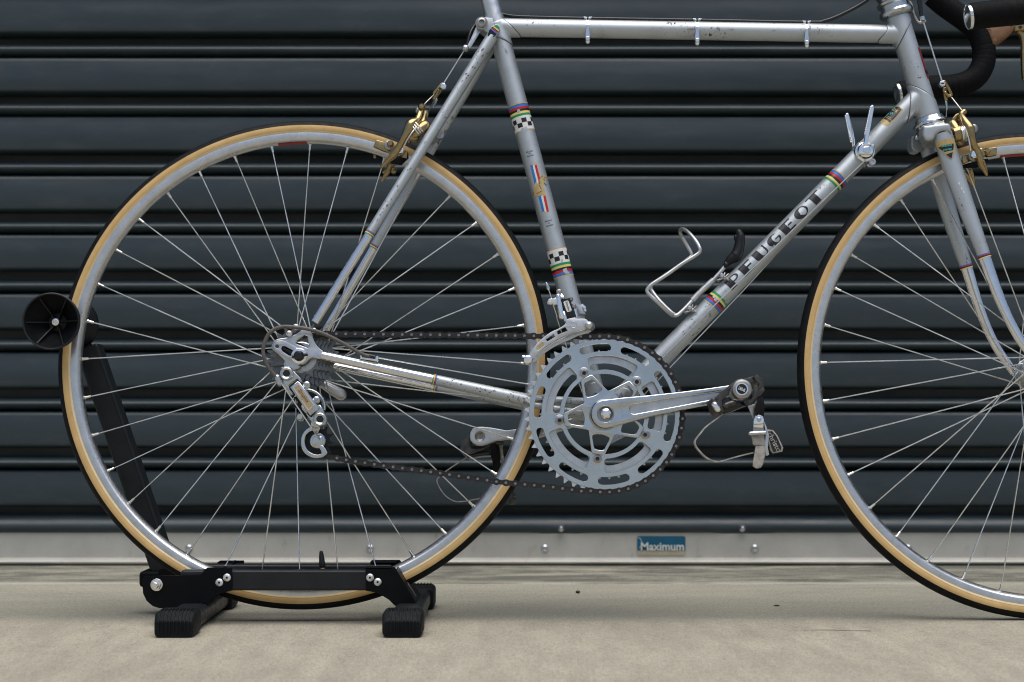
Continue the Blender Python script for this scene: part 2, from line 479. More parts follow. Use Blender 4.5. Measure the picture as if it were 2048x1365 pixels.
def hexnut(px, py, lat, r, h, a0=0.3):
    o = P(px, py, lat)
    pts = [(math.cos(a0 + k * math.pi / 3) * r, math.sin(a0 + k * math.pi / 3) * r) for k in range(6)]
    return plate(pts, [], lambda p: o + Vector((p[0], -h, p[1])), lambda p: o + Vector((p[0], 0.002, p[1])))
def pxpath(pts, n=6):
    """[(px, py, lat)] -> smooth bicycle-local path"""
    return cat([P(*p) for p in pts], n)
def ln(pts): return [P(*p) for p in pts]

# ---------------------------------------------------------------- the setting: ground and roller shutter
DOOR_Y = G(1024, 1131).y
gv = [(-40, -40, 0), (40, -40, 0), (40, 8, 0), (-40, 8, 0)]
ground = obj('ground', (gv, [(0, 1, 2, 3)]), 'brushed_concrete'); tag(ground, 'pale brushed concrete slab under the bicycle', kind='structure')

door = empty('roller_shutter'); door.location = (0, DOOR_Y, 0)
tag(door, 'dark blue-grey corrugated steel roller shutter behind the bicycle', 'roller shutter')
def zdoor(py, off=0.0): return S(1024, py, DOOR_Y + off).z
HALF = 3.2
def extrude_profile(prof, xs=(-HALF, HALF)):
    """prof [(y, z)] from top to bottom, swept along x"""
    V = []; F = []; n = len(prof)
    for x in xs:
        for y, z in prof: V.append((x, y, z))
    for i in range(len(xs) - 1):
        for k in range(n - 1):
            F.append((i * n + k, i * n + k + 1, (i + 1) * n + k + 1, (i + 1) * n + k))
    return V, F
ribs = [-137.6 + 118.15 * k for k in range(-9, 11)]          # rib centres in photograph rows, top to bottom
PITCHZ = zdoor(ribs[9]) - zdoor(ribs[10])
zr0 = zdoor(ribs[10])
tilts = [0.6, -1.6, 0.9, -1.3, 0.2, -0.8, 1.2, -1.5, 0.7, -1.0]
for i, ry in enumerate(ribs):
    zc = zdoor(ry); k = PITCHZ / 118.15                      # metres per photograph row
    if ry > 1000: continue
    # narrow rib
    a = [(0.020 - 0.024 * math.sin(math.pi * j / 14) ** 0.7, zc + (11.5 - 24.0 * j / 14) * k) for j in range(15)]
    a = [(0.050, zc + 10.5 * k)] + a + [(0.050, zc - 13.5 * k)]
    # wide slat below the rib
    tl = math.tan(R_(tilts[i % 10] + 1.0))
    top, bot = zc - 15.0 * k, zc - 106.0 * k
    b = [(0.050, top + 1.0 * k), (0.012, top), (0.005, top - 1.6 * k), (0.0015, top - 4.0 * k)]
    FACE = 61 * k
    for j in range(1, 12):
        s = j / 11
        y = -0.0022 * math.sin(math.pi * s) - (0.0030 + tl * 0.02) * (s - 0.5)
        b.append((y, top - 4.0 * k - s * FACE))
    y0, z0 = b[-1]
    for j in range(1, 9):
        s = j / 8
        b.append((y0 + 0.022 * (1 - math.cos(s * math.pi / 2)), z0 - 8 * k * math.sin(s * math.pi / 2)))
    b.append((0.052, b[-1][1] + 2.0 * k))
    obj('shutter_slat', extrude_profile(b), 'shutter_paint', door, sharp=50)
    obj('shutter_rib', extrude_profile(a), 'shutter_paint', door, sharp=60)
back = obj('curtain_back', extrude_profile([(0.054, zdoor(-1300)), (0.054, 0.02)]), 'shutter_paint', door)
# rolled bottom lip of the curtain, wavy where the bolts pull it
xs = [-HALF + 2 * HALF * j / 160 for j in range(161)]
zt, zb = zdoor(1030), zdoor(1066)
lipx = [S(1122, 1058, DOOR_Y).x, S(1484, 1056, DOOR_Y).x]
lipx = sorted({round(lipx[0] + (lipx[1] - lipx[0]) * j, 4) for j in range(0, 2)})
V = []; F = []; n = 13
for x in xs:
    pull = sum(math.exp(-((x - q) / 0.035) ** 2) for q in lipx)
    for j in range(n):
        s = j / (n - 1)
        y = 0.026 - 0.036 * math.sin(math.pi * (0.08 + 0.92 * s) * 0.5) ** 0.7 + (0.012 * s ** 3)
        z = zt + (zb - zt) * s - pull * 0.0035 * s
        V.append((x, y - 0.0 + pull * 0.004 * s, z))
for i in range(len(xs) - 1):
    for j in range(n - 1): F.append((i * n + j, i * n + j + 1, (i + 1) * n + j + 1, (i + 1) * n + j))
obj('bottom_lip', (V, F), 'shutter_paint', door, sharp=70)
def wstud(name, px, py, y, r, h, mat, par, seg=18, sunk=0.0):
    o = S(px, py, y) - door.location
    pr = [(-0.004, r), (h * 0.35, r), (h * 0.75, r * 0.8), (h, r * 0.45)] + ([(h, sunk), (h * 0.4, sunk), (h * 0.4, 0)] if sunk else [(h, 0)])
    return obj(name, lathe(pr, o, YN, seg), mat, par, sharp=30)
for x in lipx:
    o = Vector((x, 0.0, zdoor(1057)))
    obj('lip_bolt', lathe([(0, 0.0066), (0.004, 0.0066), (0.0095, 0.0050), (0.012, 0.0026), (0.012, 0)], o, YN, 16), 'worn_alloy', door)
# flat bottom rail and its T-foot
rz0, rz1 = zdoor(1116), zdoor(1064)
rail = obj('bottom_rail', [extrude_profile([(0.03, rz1 + 0.02), (0.004, rz1 + 0.02), (0.004, rz0), (0.03, rz0)])], 'mill_aluminium', door)
foot = [(0.004, rz0), (-0.002, rz0 - 0.0006)] + [(-0.004 - 0.009 * math.sin(math.pi * j / 10), rz0 - 0.001 - (rz0 - 0.0018) * j / 10) for j in range(11)] + [(0.03, 0.002)]
obj('rail_foot', extrude_profile(foot), 'mill_aluminium', door, sharp=50)
rv = [S(740, 1098, DOOR_Y).x, S(1090, 1097, DOOR_Y).x, S(1510, 1096, DOOR_Y).x]
for x in [rv[0] - 0.3275, rv[0], rv[1], rv[2], S(1817, 1092, DOOR_Y).x, rv[2] + 0.72]:
    o = Vector((x, 0.004, zdoor(1097)))
    obj('rail_rivet', lathe([(0, 0.0068), (0.002, 0.0068), (0.0042, 0.005), (0.005, 0.0032), (0.0036, 0.0026), (0.0036, 0)], o, YN, 16), 'worn_alloy', rail)
def rrect(x0, z0, x1, z1, r, n=5):
    out = []
    for cx, cz, a in ((x1 - r, z1 - r, 0), (x0 + r, z1 - r, 90), (x0 + r, z0 + r, 180), (x1 - r, z0 + r, 270)):
        for k in range(n + 1):
            t = R_(a + 90 * k / n); out.append((cx + r * math.cos(t), cz + r * math.sin(t)))
    return out
def flat_xz(y0, y1): return (lambda p: Vector((p[0], y0, p[1])), lambda p: Vector((p[0], y1, p[1])))
def text_mesh(s, size=1.0, shear=0.0, offset=0.0, spacing=1.0, bold=False):
    c = bpy.data.curves.new('lettering', 'FONT'); c.body = s; c.size = size; c.shear = shear; c.offset = offset
    c.space_character = spacing; c.align_x = 'CENTER'; c.align_y = 'CENTER'; c.resolution_u = 3
    o = bpy.data.objects.new('lettering', c); COL.objects.link(o)
    bpy.context.view_layer.update()
    dg = bpy.context.evaluated_depsgraph_get()
    me = bpy.data.meshes.new_from_object(o.evaluated_get(dg))
    me.transform(Matrix.Identity(4))
    bpy.data.objects.remove(o); bpy.data.curves.remove(c)
    V = [(v.co.x, v.co.y) for v in me.vertices]; F = [tuple(p.vertices) for p in me.polygons]
    bpy.data.meshes.remove(me)
    return V, F
def place_text(VF, width, f):
    """scale flat lettering to a total width, map with f"""
    V, F = VF
    x0 = min(v[0] for v in V); x1 = max(v[0] for v in V); y0 = min(v[1] for v in V); y1 = max(v[1] for v in V)
    k = width / (x1 - x0)
    return [f(((v[0] - (x0 + x1) / 2) * k, (v[1] - (y0 + y1) / 2) * k)) for v in V], F
q0 = S(1274, 1111, DOOR_Y + 0.004); q1 = S(1371, 1072, DOOR_Y + 0.004)
sy = 0.0025
stk = obj('sticker', plate(rrect(q0.x, q0.z, q1.x, q1.z, 0.0042), [], *flat_xz(sy, 0.0042)), 'sticker_cream', door)
zs = S(1300, 1101, DOOR_Y).z
blue = rrect(q0.x + 0.0004, zs - 0.003, q1.x - 0.0004, q1.z - 0.0004, 0.004)
blue = [(x, max(z, zs)) for x, z in blue]
obj('sticker_field', plate(blue, [], *flat_xz(sy - 0.0006, sy)), 'sticker_blue', stk)
tc_ = S(1325, 1093.5, DOOR_Y)
obj('sticker_word', place_text(text_mesh('Maximum', 1, 0, 0.022), 0.078, lambda p: Vector((tc_.x + p[0], sy - 0.001, tc_.z + p[1]))), 'sticker_print', stk)
m0 = crop(1000, 1000, 3.413)
mk = [S(x, y, DOOR_Y) for x, y in m0([(944, 262), (956, 262), (966, 280), (966, 318), (952, 330)])]
obj('sticker_outline', tube([Vector((q.x, sy - 0.001, q.z)) for q in mk], 0.0005, 6), 'sticker_print', stk)

cr0 = [G(x, y) for x, y in ((1560, 1260.6), (1610, 1261.2), (1665, 1261.0), (1705, 1262.4), (1742, 1262.8))]
cv = [v + Vector((0, d, 0.0006)) for v, w_ in zip(cr0, (0.0002, 0.0007, 0.0016, 0.0011, 0.0016)) for d in (-w_, w_)]
obj('crack', (cv, [(2 * i, 2 * i + 1, 2 * i + 3, 2 * i + 2) for i in range(4)]), 'dull_steel', ground)
peb = G(1155.5, 1187)
def pebble(c, s, seed):
    bm = bmesh.new(); bmesh.ops.create_icosphere(bm, subdivisions=2, radius=1)
    for v in bm.verts:
        v.co *= 1 + 0.3 * noise.noise(v.co * 1.3 + Vector((seed, 0, 0)))
        v.co = Vector((c.x + v.co.x * s[0], c.y + v.co.y * s[1], s[2] * 0.8 + v.co.z * s[2]))
    me = bpy.data.meshes.new('pebble'); bm.to_mesh(me); bm.free(); return me
tag(obj('pebble', pebble(peb, (0.0037, 0.003, 0.0024), 1.0), 'black_plastic'), 'small dark pebble on the concrete between the stand and the front wheel', 'pebble')
pb2 = G(1553, 1213)
tag(obj('pebble', pebble(pb2, (0.0042, 0.002, 0.0012), 4.0), 'black_plastic'), 'tiny dark flake of grit on the concrete near the front wheel', 'pebble')

# ---------------------------------------------------------------- bicycle stand
SY = 2.375                                                   # middle plane of the stand
stand = empty('bicycle_stand'); tag(stand, 'black folding floor stand clasping the rear wheel of the bicycle', 'bike stand')
st0 = S(560, 1240, SY); stand.location = (st0.x, SY, 0)
def sp(name, geo, mat, **k):
    def sh(g): return ([Vector(v) - stand.location for v in g[0]], g[1])
    geo = [sh(g) for g in geo] if isinstance(geo, list) else sh(geo)
    return obj(name, geo, mat, k.pop('parent', stand), **k)
def sflat(px, y0, y1, holes=()):
    L = lambda l: [(q.x, q.z) for q in (S(x, y, y0) for x, y in l)]
    return plate(L(px), [L(h) for h in holes], lambda p: Vector((p[0], y0, p[1])), lambda p: Vector((p[0], y1, p[1])))
c5 = crop(270, 1080, 3.2508)
NY = 2.322                                                   # near bracket face
lb = c5([(48, 262), (56, 243), (75, 237), (240, 233), (420, 228), (436, 218), (452, 192), (470, 182), (630, 182), (632, 330), (560, 348), (500, 385), (440, 420), (425, 440), (160, 446), (115, 432), (75, 398), (52, 350), (48, 300)])
rb_ = c5([(1500, 178), (1690, 178), (1840, 430), (1690, 430), (1650, 390), (1600, 360), (1560, 342), (1500, 332)])
for yy, nm in ((NY, 0), (2 * SY - NY, 1)):
    dy = yy - NY
    # the far brackets repeat the near ones at their own depth
    L1 = [(q.x, q.z) for q in (S(x, y, NY) for x, y in lb)]
    L2 = [(q.x, q.z) for q in (S(x, y, NY) for x, y in rb_)]
    s_ = 1 if nm == 0 else -1
    for L in (L1, L2):
        fl = lambda p, yv=yy: Vector((p[0], yv, p[1])); fb = lambda p, yv=yy + s_ * 0.003: Vector((p[0], yv, p[1]))
        sp('bracket_plate', plate(L, [], fl, fb), 'stand_black', bevel=0.0006)
    # rail between the plates, inner top flange
    xa, xb = L1[12][0] - 0.03, L2[0][0] + 0.03
    zt_, zb_ = S(1000, 1141, NY + 0.003).z, S(1000, 1182, NY + 0.003).z
    y0 = yy + s_ * 0.0032; y1 = yy + s_ * 0.024
    ya, yb = min(y0, y1), max(y0, y1)
    bx = [Vector((x, y, z)) for x in (xa, xb) for y in (ya, yb) for z in (zb_, zt_)]
    sp('rail', (bx, [(0, 1, 3, 2), (4, 6, 7, 5), (0, 4, 5, 1), (2, 3, 7, 6), (1, 5, 7, 3), (0, 2, 6, 4)]), 'stand_tube', bevel=0.0035, segs=4)
    # flanges on top of the brackets that guide the tyre
    for xa2, xb2 in ((L1[10][0], L1[12][0] + 0.028), (L2[0][0] - 0.001, L2[1][0] - 0.004)):
        zf = zt_ + 0.0012
        bx = [Vector((x, y, z)) for x in (xa2, xb2) for y in (min(yy, yy + s_ * 0.022), max(yy, yy + s_ * 0.022)) for z in (zf, zf + 0.0028)]
        sp('bracket_flange', (bx, [(0, 1, 3, 2), (4, 6, 7, 5), (0, 4, 5, 1), (2, 3, 7, 6), (1, 5, 7, 3), (0, 2, 6, 4)]), 'stand_black', bevel=0.001)
for x, y in c5([(548, 278), (598, 246), (1528, 246), (1578, 275)]):
    o = S(x, y, NY)
    sp('rivet', lathe([(-0.001, 0.0052), (0.0006, 0.0052), (0.0014, 0.0046), (0.0020, 0.0034), (0.0021, 0.0016), (-0.001, 0.0015)], o, YN, 20), 'rivet_alloy', sharp=30)
    sp('rivet_hole', lathe([(0.0006, 0.00155), (0.0006, 0)], o, YN, 10), 'black_gloss')
# front bracket's sloping web between the two plates, with a small pale mark
e0 = S(*c5([(1700, 195)])[0], NY); e1 = S(*c5([(1838, 425)])[0], NY)
web = [Vector((e.x, y, e.z)) for e in (e0, e1) for y in (NY + 0.001, 2 * SY - NY - 0.001)]
wd = Vector((-0.0025, 0, -0.0015))
sp('bracket_web', (web + [v + wd for v in web], [(0, 1, 3, 2), (4, 6, 7, 5), (0, 2, 6, 4), (1, 5, 7, 3), (0, 4, 5, 1), (2, 3, 7, 6)]), 'stand_black', bevel=0.0006)
wmid = (e0 * 0.36 + e1 * 0.64); wn = Vector((e1.z - e0.z, 0, -(e1.x - e0.x))).normalized()
if wn.x < 0: wn = -wn
wt = (e1 - e0).normalized()
def on_web(a, b): return Vector((wmid.x, SY - 0.02 + a, wmid.z)) + wt * b + wn * 0.0006
sp('maker_mark', [tube([on_web(0.006 * math.cos(t), 0.011 * math.sin(t)) for t in [R_(20 * j) for j in range(18)]], 0.0003, 6, closed=True),
    *[tube([on_web(-0.004, z), on_web(0.004, z + 0.002)], 0.0004, 6) for z in (-0.005, -0.001, 0.003)]], 'dull_steel')
# cross bars with ribbed rubber feet
def oval_prism(cx, y0, y1, wd_, h, z0):
    out = rrect(cx - wd_ / 2, z0, cx + wd_ / 2, z0 + h, h * 0.36, 6)
    return plate(out, [], lambda p: Vector((p[0], y0, p[1])), lambda p: Vector((p[0], y1, p[1])))
FN, FL = 2.200, 0.058
def foot(cx, y0, far, wd_=0.0515, h=0.0325):
    out = rrect(cx - wd_ / 2, 0.0, cx + wd_ / 2, h, 0.007, 5)
    ch = 0.011
    ys = [(y0, 0.66, 0.0), (y0 + ch, 1.0, 0), (y0 + FL - ch, 1.0, 0), (y0 + FL, 0.9, 0)]
    if far: ys = [(y0, 0.9, 0), (y0 + ch, 1, 0), (y0 + FL - ch, 1, 0), (y0 + FL, 0.66, 0)]
    V, F = [], []; n = len(out)
    for y, s, _ in ys:
        for x, z in out: V.append(Vector((cx + (x - cx) * (0.94 if s < 1 else 1), y, z * (s if z > 0.012 else 1))))
    for i in range(3):
        for k in range(n): F.append((i * n + k, i * n + (k + 1) % n, (i + 1) * n + (k + 1) % n, (i + 1) * n + k))
    F += [tuple(range(n)), tuple(range(3 * n, 4 * n))]
    o = sp('rubber_foot', (V, F), 'black_rubber', bevel=0.0016, segs=2)
    # raised grip ribs over the top and down the outer end
    ye = y0 if not far else y0 + FL; sg = -1 if not far else 1
    for k in range(9):
        x = cx - wd_ * 0.36 + wd_ * 0.72 * k / 8
        hz = h * 0.66
        pth = [Vector((x, ye + sg * 0.0006, 0.006)), Vector((x, ye + sg * 0.0006, hz * 0.92)), Vector((x, ye - sg * 0.002, hz * 1.06)), Vector((x, ye - sg * ch * 1.05, h + 0.0003)), Vector((x, ye - sg * 0.030, h + 0.0004))]
        sp('grip_rib', tube(pth, 0.0013, 6), 'black_rubber', parent=o)
    return o
lx = S(347, 1275, FN).x; rx = S(804, 1272, FN).x
for cx in (lx, rx):
    sp('cross_bar', oval_prism(cx + 0.002, FN + 0.03, 2 * SY - FN - 0.03, 0.040, 0.026, 0.003), 'stand_tube', bevel=0.0012)
    foot(cx, FN, False); foot(cx + 0.002, 2 * SY - FN - FL, True)
# pivot bolt, upright arm behind the wheel, axle and the two cone rollers
o = S(313.5, 1170, NY)
def hexprism(o, r, y0, y1, a0=0.0):
    return plate([(o.x + r * math.cos(a0 + k * math.pi / 3), o.z + r * math.sin(a0 + k * math.pi / 3)) for k in range(6)], [], lambda p: Vector((p[0], y0, p[1])), lambda p: Vector((p[0], y1, p[1])))
sp('pivot_bolt', [lathe([(-0.001, 0.0082), (0.0015, 0.0082), (0.0018, 0.0060)], o, YN, 24), hexprism(o, 0.0068, NY - 0.0075, NY - 0.001, 0.2), lathe([(0.004, 0.0044), (0.012, 0.0044), (0.0128, 0.0036), (0.0128, 0)], o, YN, 20)], 'fine_steel', bevel=0.0004)
AY = 2.455
a_top = S(178, 694, AY + 0.0); a_bot = S(340, 1172, AY)
ax = (a_top - a_bot).normalized(); side = Vector((ax.z, 0, -ax.x))
def box_beam(a, b, wx, wy, sx):
    V = [];
    for p in (a, b):
        for s, y in ((-1, -1), (1, -1), (1, 1), (-1, 1)): V.append(p + sx * (s * wx / 2) + Vector((0, y * wy / 2, 0)))
    return V, [(0, 1, 2, 3), (4, 7, 6, 5), (0, 4, 5, 1), (1, 5, 6, 2), (2, 6, 7, 3), (3, 7, 4, 0)]
arm = sp('upright_arm', box_beam(a_bot, a_top, 0.033, 0.032, side), 'arm_black', bevel=0.0045, segs=4)
sp('arm_edge_strip', tube([a_bot + side * 0.0135 + Vector((0, -0.0165, 0)) + ax * 0.03, a_top + side * 0.0135 + Vector((0, -0.0165, 0)) - ax * 0.02], 0.0014, 8), 'stand_tube', parent=arm)
sp('arm_hinge', [box_beam(S(322, 1172, AY), S(322, 1140, AY), 0.052, 0.05, Vector((1, 0, 0)))], 'stand_black', bevel=0.005)
RYN = 2.345
rc = S(102, 643, RYN)
def roller(y_out, s_):
    c = Vector((rc.x, y_out, rc.z)); axd = Vector((0, -s_, 0))
    prof = [(-0.036, 0.010), (-0.036, 0.015), (-0.031, 0.019), (-0.012, 0.034), (-0.006, 0.0383), (0.0, 0.0388), (0.001, 0.0376), (0.0005, 0.0362), (-0.004, 0.0352), (-0.012, 0.0315), (-0.026, 0.020), (-0.035, 0.012), (-0.035, 0.0)]
    r = sp('cone_roller', lathe(prof, c, axd, 48), 'black_plastic', sharp=25)
    for k in range(6):
        t = R_((2, 57, 118, 182, 236, 297)[k])
        d = Vector((math.cos(t), 0, math.sin(t)))
        p0 = c + d * 0.006 + axd * -0.026; p1 = c + d * 0.0350 + axd * -0.0035
        pr = Vector((-d.z, 0, d.x)) * 0.0009
        q0_ = c + d * 0.006 + axd * -0.036; q1_ = c + d * 0.034 + axd * -0.012
        V = [p0 - pr, p0 + pr, p1 + pr, p1 - pr, q0_ - pr, q0_ + pr, q1_ + pr, q1_ - pr]
        sp('roller_rib', (V, [(0, 1, 2, 3), (4, 7, 6, 5), (0, 4, 5, 1), (1, 5, 6, 2), (2, 6, 7, 3), (3, 7, 4, 0)]), 'black_plastic', parent=r)
    sp('roller_bolt', lathe([(-0.038, 0.0055), (-0.024, 0.0055), (-0.0225, 0.0048), (-0.022, 0.003), (-0.0235, 0.0026), (-0.0235, 0)], c, axd, 20), 'fine_steel', parent=r, sharp=25)
roller(RYN, 1); roller(2.453, -1)
sp('roller_axle', tube([Vector((rc.x, RYN + 0.036, rc.z)), Vector((rc.x, AY, rc.z))], 0.008, 14), 'dull_steel')
sp('arm_head', box_beam(Vector((rc.x, AY, rc.z)), a_top - ax * 0.010, 0.016, 0.018, Vector((0.5, 0, 0.86))), 'stand_black', bevel=0.004)

# ================================================================ bicycle
bike = empty('bicycle'); bike.matrix_world = BM
tag(bike, 'vintage silver road bicycle with gum-wall tyres and gold brakes, in front of the shutter', 'bicycle')
def bp(name, geo, mat, parent=None, **k): return obj(name, geo, mat, parent or bike, **k)
MIR = lambda v: Vector((v.x, -v.y, v.z))

# ---------------------------------------------------------------- wheels
def wheel(center, mid, nip0, pattern, label, flange_r, lat_d, lat_n, steer=0.0, chain_side=False):
    """nip0: angle of spoke 0 in degrees; pattern(i) -> (side, direction)"""
    wh = empty('wheel', bike, label)
    rot = Matrix.Rotation(steer, 3, 'Z')
    C = Vector(center)
    def T(geo): return ([C + rot @ Vector(v) for v in geo[0]], geo[1])
    O = Vector((0, 0, 0)); AX = Vector((0, 1, 0)); SEG = 180
    # tyre: tread, gum sidewalls, base tape; torus section radius 11.6 mm round r = 0.3258
    rs, rc_ = 0.0117, WR - 0.0117
    def arc(a0, a1, n, rr=rs): return [(rr * math.sin(R_(a0 + (a1 - a0) * j / n)), rc_ + rr * math.cos(R_(a0 + (a1 - a0) * j / n))) for j in range(n + 1)]
    bp('tyre_tread', T(lathe([(y * 1.02, r + 0.0003) for y, r in arc(-70, 70, 14)], O, AX, SEG)), 'tread_rubber', wh)
    for s in (-1, 1):
        bp('gum_sidewall', T(lathe([(s * y, r) for y, r in arc(64, 112, 8)], O, AX, SEG)), 'gum_sidewall', wh)
        bp('base_tape', T(lathe([(s * y, r) for y, r in arc(109, 150, 6, rs + 0.0003)], O, AX, SEG)), 'base_tape', wh)
    # rim: box section
    sec = [(-0.0085, 0.3215), (-0.0098, 0.3208), (-0.0101, 0.3196), (-0.0101, 0.3120), (-0.0096, 0.3104), (-0.0080, 0.3088), (-0.0055, 0.3068), (-0.0025, 0.3055), (0, 0.3052)]
    sec = sec + [(-y, r) for y, r in sec[-2::-1]] + [(0, 0.3170), (-0.0085, 0.3215)]
    rim = bp('rim', T(lathe(sec, O, AX, SEG)), 'rim_alloy', wh, sharp=30)
    nV = tube([Vector((0, 0, 0)), Vector((0, 0, 0.0015)), Vector((0, 0, 0.0016)), Vector((0, 0, 0.0085)), Vector((0, 0, 0.009))], [0.0026, 0.0026, 0.0019, 0.0017, 0.0011], 8)
    for i in range(36):
        side, dr = pattern(i)
        a = R_(nip0 + 10 * i)
        er = Vector((math.cos(a), 0, math.sin(a)))
        hub_lat = -lat_d if side < 0 else lat_n
        ha = a + dr * R_(60)
        hub = Vector((flange_r * math.cos(ha), hub_lat + (0.0018 if (i // 2) % 2 else -0.0018), flange_r * math.sin(ha)))
        rimp = er * 0.3053 + Vector((0, side * 0.0012, 0))
        d = (hub - rimp).normalized()
        tip = rimp + d * 0.0088
        q = Vector((0, 0, 1)).rotation_difference(d)
        bp('nipple', T(([rimp + q @ v for v in nV[0]], nV[1])), 'fine_steel', wh)
        bp('spoke', T(tube([tip - d * 0.001, hub], 0.00092, 6)), 'fine_steel', wh)
    # hub shell
    l0, l1 = -lat_d, lat_n
    fr = flange_r + 0.0045
    prof = [(l0 - 0.006, 0.0), (l0 - 0.006, 0.012), (l0 - 0.0022, 0.015), (l0 - 0.0018, fr - 0.001), (l0 - 0.001, fr), (l0 + 0.001, fr), (l0 + 0.0018, fr - 0.001), (l0 + 0.002, 0.016), (l0 + 0.008, 0.0125),
            (l1 - 0.008, 0.0125), (l1 - 0.002, 0.016), (l1 - 0.0018, fr - 0.001), (l1 - 0.001, fr), (l1 + 0.001, fr), (l1 + 0.0018, fr - 0.001), (l1 + 0.0022, 0.015), (l1 + 0.006, 0.012), (l1 + 0.006, 0)]
    bp('hub', T(lathe(prof, O, AX, 40)), 'polished_alloy', wh, sharp=30)
    return wh, T
def pat_rear(i):      # spoke 0 at 90.3 deg, going up in angle
    k = -i
    side = 1 if k % 2 == 0 else -1
    dr = 1 if (k % 4) in (0, 1) else -1
    return side, dr
rear, TR = wheel((0, 0, WR), 0, 90.3, pat_rear, 'rear wheel with a red rim label and five-sprocket freewheel', 0.0205, 0.020, 0.036)
def pat_front(i):     # spoke 0 at 178.5 deg
    side = -1 if i % 2 == 0 else 1
    dr = -1 if (i % 4) in (0, 1) else 1
    return side, dr
FSTEER = R_(1.6)
front, TF = wheel((WB, 0, WR), 0, 178.5, pat_front, 'front wheel cut off by the edge of the picture', 0.0195, 0.034, 0.034, FSTEER)
def rim_label(T, a0, a1, wh, name='rim_label'):
    V, F = [], []; n = 14
    prof = [(-0.0060, 0.3070), (-0.0045, 0.3062), (-0.0025, 0.3053), (0.0, 0.3050)]
    for j in range(n + 1):
        a = R_(a0 + (a1 - a0) * j / n)
        for y, r in prof: V.append(Vector(((r - 0.0004) * math.cos(a), y - 0.0002, (r - 0.0004) * math.sin(a))))
    for j in range(n):
        for k in range(3): F.append((j * 4 + k, j * 4 + k + 1, j * 4 + k + 5, j * 4 + k + 4))
    bp(name, T((V, F)), 'cork_red', wh)
rim_label(TR, 91.0, 98.5, rear); rim_label(TF, 88.0, 99.5, front)
# valve with dust cap on the rear rim
va = R_(-83.6); vd = -Vector((math.cos(va), 0, math.sin(va))); v0 = -vd * 0.3053
bp('valve_stem', TR(tube([v0, v0 + vd * 0.026], 0.0031, 10)), 'brass', rear)
bp('valve_cap', TR(rtube([v0 + vd * 0.025, v0 + vd * 0.029, v0 + vd * 0.036, v0 + vd * 0.043], [0.0044, 0.0041, 0.0036, 0.0026], 12)), 'black_plastic', rear)

# axle ends, freewheel
def sprocket(T_, r_pitch, n, lat, th=0.002, ri=0.018):
    out = []
    for k in range(n):
        for fr, dr in ((0.0, -0.0026), (0.12, -0.0036), (0.25, -0.0038), (0.38, -0.0036), (0.5, -0.0026), (0.62, 0.0008), (0.70, 0.0030), (0.75, 0.0036), (0.80, 0.0030), (0.88, 0.0008)):
            a = 2 * math.pi * (k + fr) / n; r = r_pitch + dr
            out.append((r * math.cos(a), r * math.sin(a)))
    return plate(out, [circ(0, 0, ri, 28)], lambda p: Vector((p[0], lat, p[1])), lambda p: Vector((p[0], lat + th, p[1])))
hubc = Vector((0, 0, WR))
cogs = [14, 16, 18, 20, 23]
for i, n in enumerate(cogs):
    lt = -0.0495 + i * 0.0048
    g = sprocket(None, 12.7e-3 * n / (2 * math.pi), n, lt)
    bp('sprocket', ([hubc + v for v in g[0]], g[1]), 'sprocket_steel', rear)
bp('freewheel_body', ([hubc + v for v in lathe([(0.022, 0.0), (0.022, 0.024), (0.046, 0.022), (0.0492, 0.0215), (0.0510, 0.0195), (0.0510, 0.013), (0.0470, 0.012), (0.0470, 0.0)], Vector((0, 0, 0)), YN, 36)[0]], lathe([(0.022, 0.0), (0.022, 0.024), (0.046, 0.022), (0.0492, 0.0215), (0.0510, 0.0195), (0.0510, 0.013), (0.0470, 0.012), (0.0470, 0.0)], Vector((0, 0, 0)), YN, 36)[1]), 'worn_alloy', rear, sharp=30)

# ---------------------------------------------------------------- frame tubes
class Tube:
    def __init__(s, a, b, r):
        s.A, s.B, s.r = Vector(a), Vector(b), r
        s.ax = (s.B - s.A).normalized(); s.L = (s.B - s.A).length
        s.e1 = (YN - s.ax * YN.dot(s.ax)).normalized()
        s.e2 = s.ax.cross(s.e1).normalized()
    def at(s, l, ang, r=None):
        return s.A + s.ax * l + (s.e1 * math.cos(ang) + s.e2 * math.sin(ang)) * (r or s.r)
    def sl(s, px, py):
        """pixel -> (length along, arc length round) on the side that faces the lens"""
        lat = s.A.y - s.r
        for _ in range(4):
            p = P(px, py, lat) - s.A
            v = max(-s.r * 0.98, min(s.r * 0.98, p.dot(s.e2))); ang = math.asin(v / s.r)
            lat = s.A.y + s.ax.y * p.dot(s.ax) - s.r * math.cos(ang) * abs(s.e1.y) * getattr(s, 'squash', 1.0)
        return p.dot(s.ax), ang * s.r
def wrap(t, loops, eps=0.00018):
    """flat outline(s) in (length, arc) wrapped on the tube"""
    bm = bmesh.new()
    ls = [list(l) for l in loops]
    flat = [p for l in ls for p in l]
    vs = [bm.verts.new((p[0], p[1], 0)) for p in flat]
    for tri in geometry.tessellate_polygon([[Vector((p[0], p[1], 0)) for p in l] for l in ls]):
        try: bm.faces.new([vs[i] for i in tri])
        except ValueError: pass
    return wrap_bm(t, bm, eps)
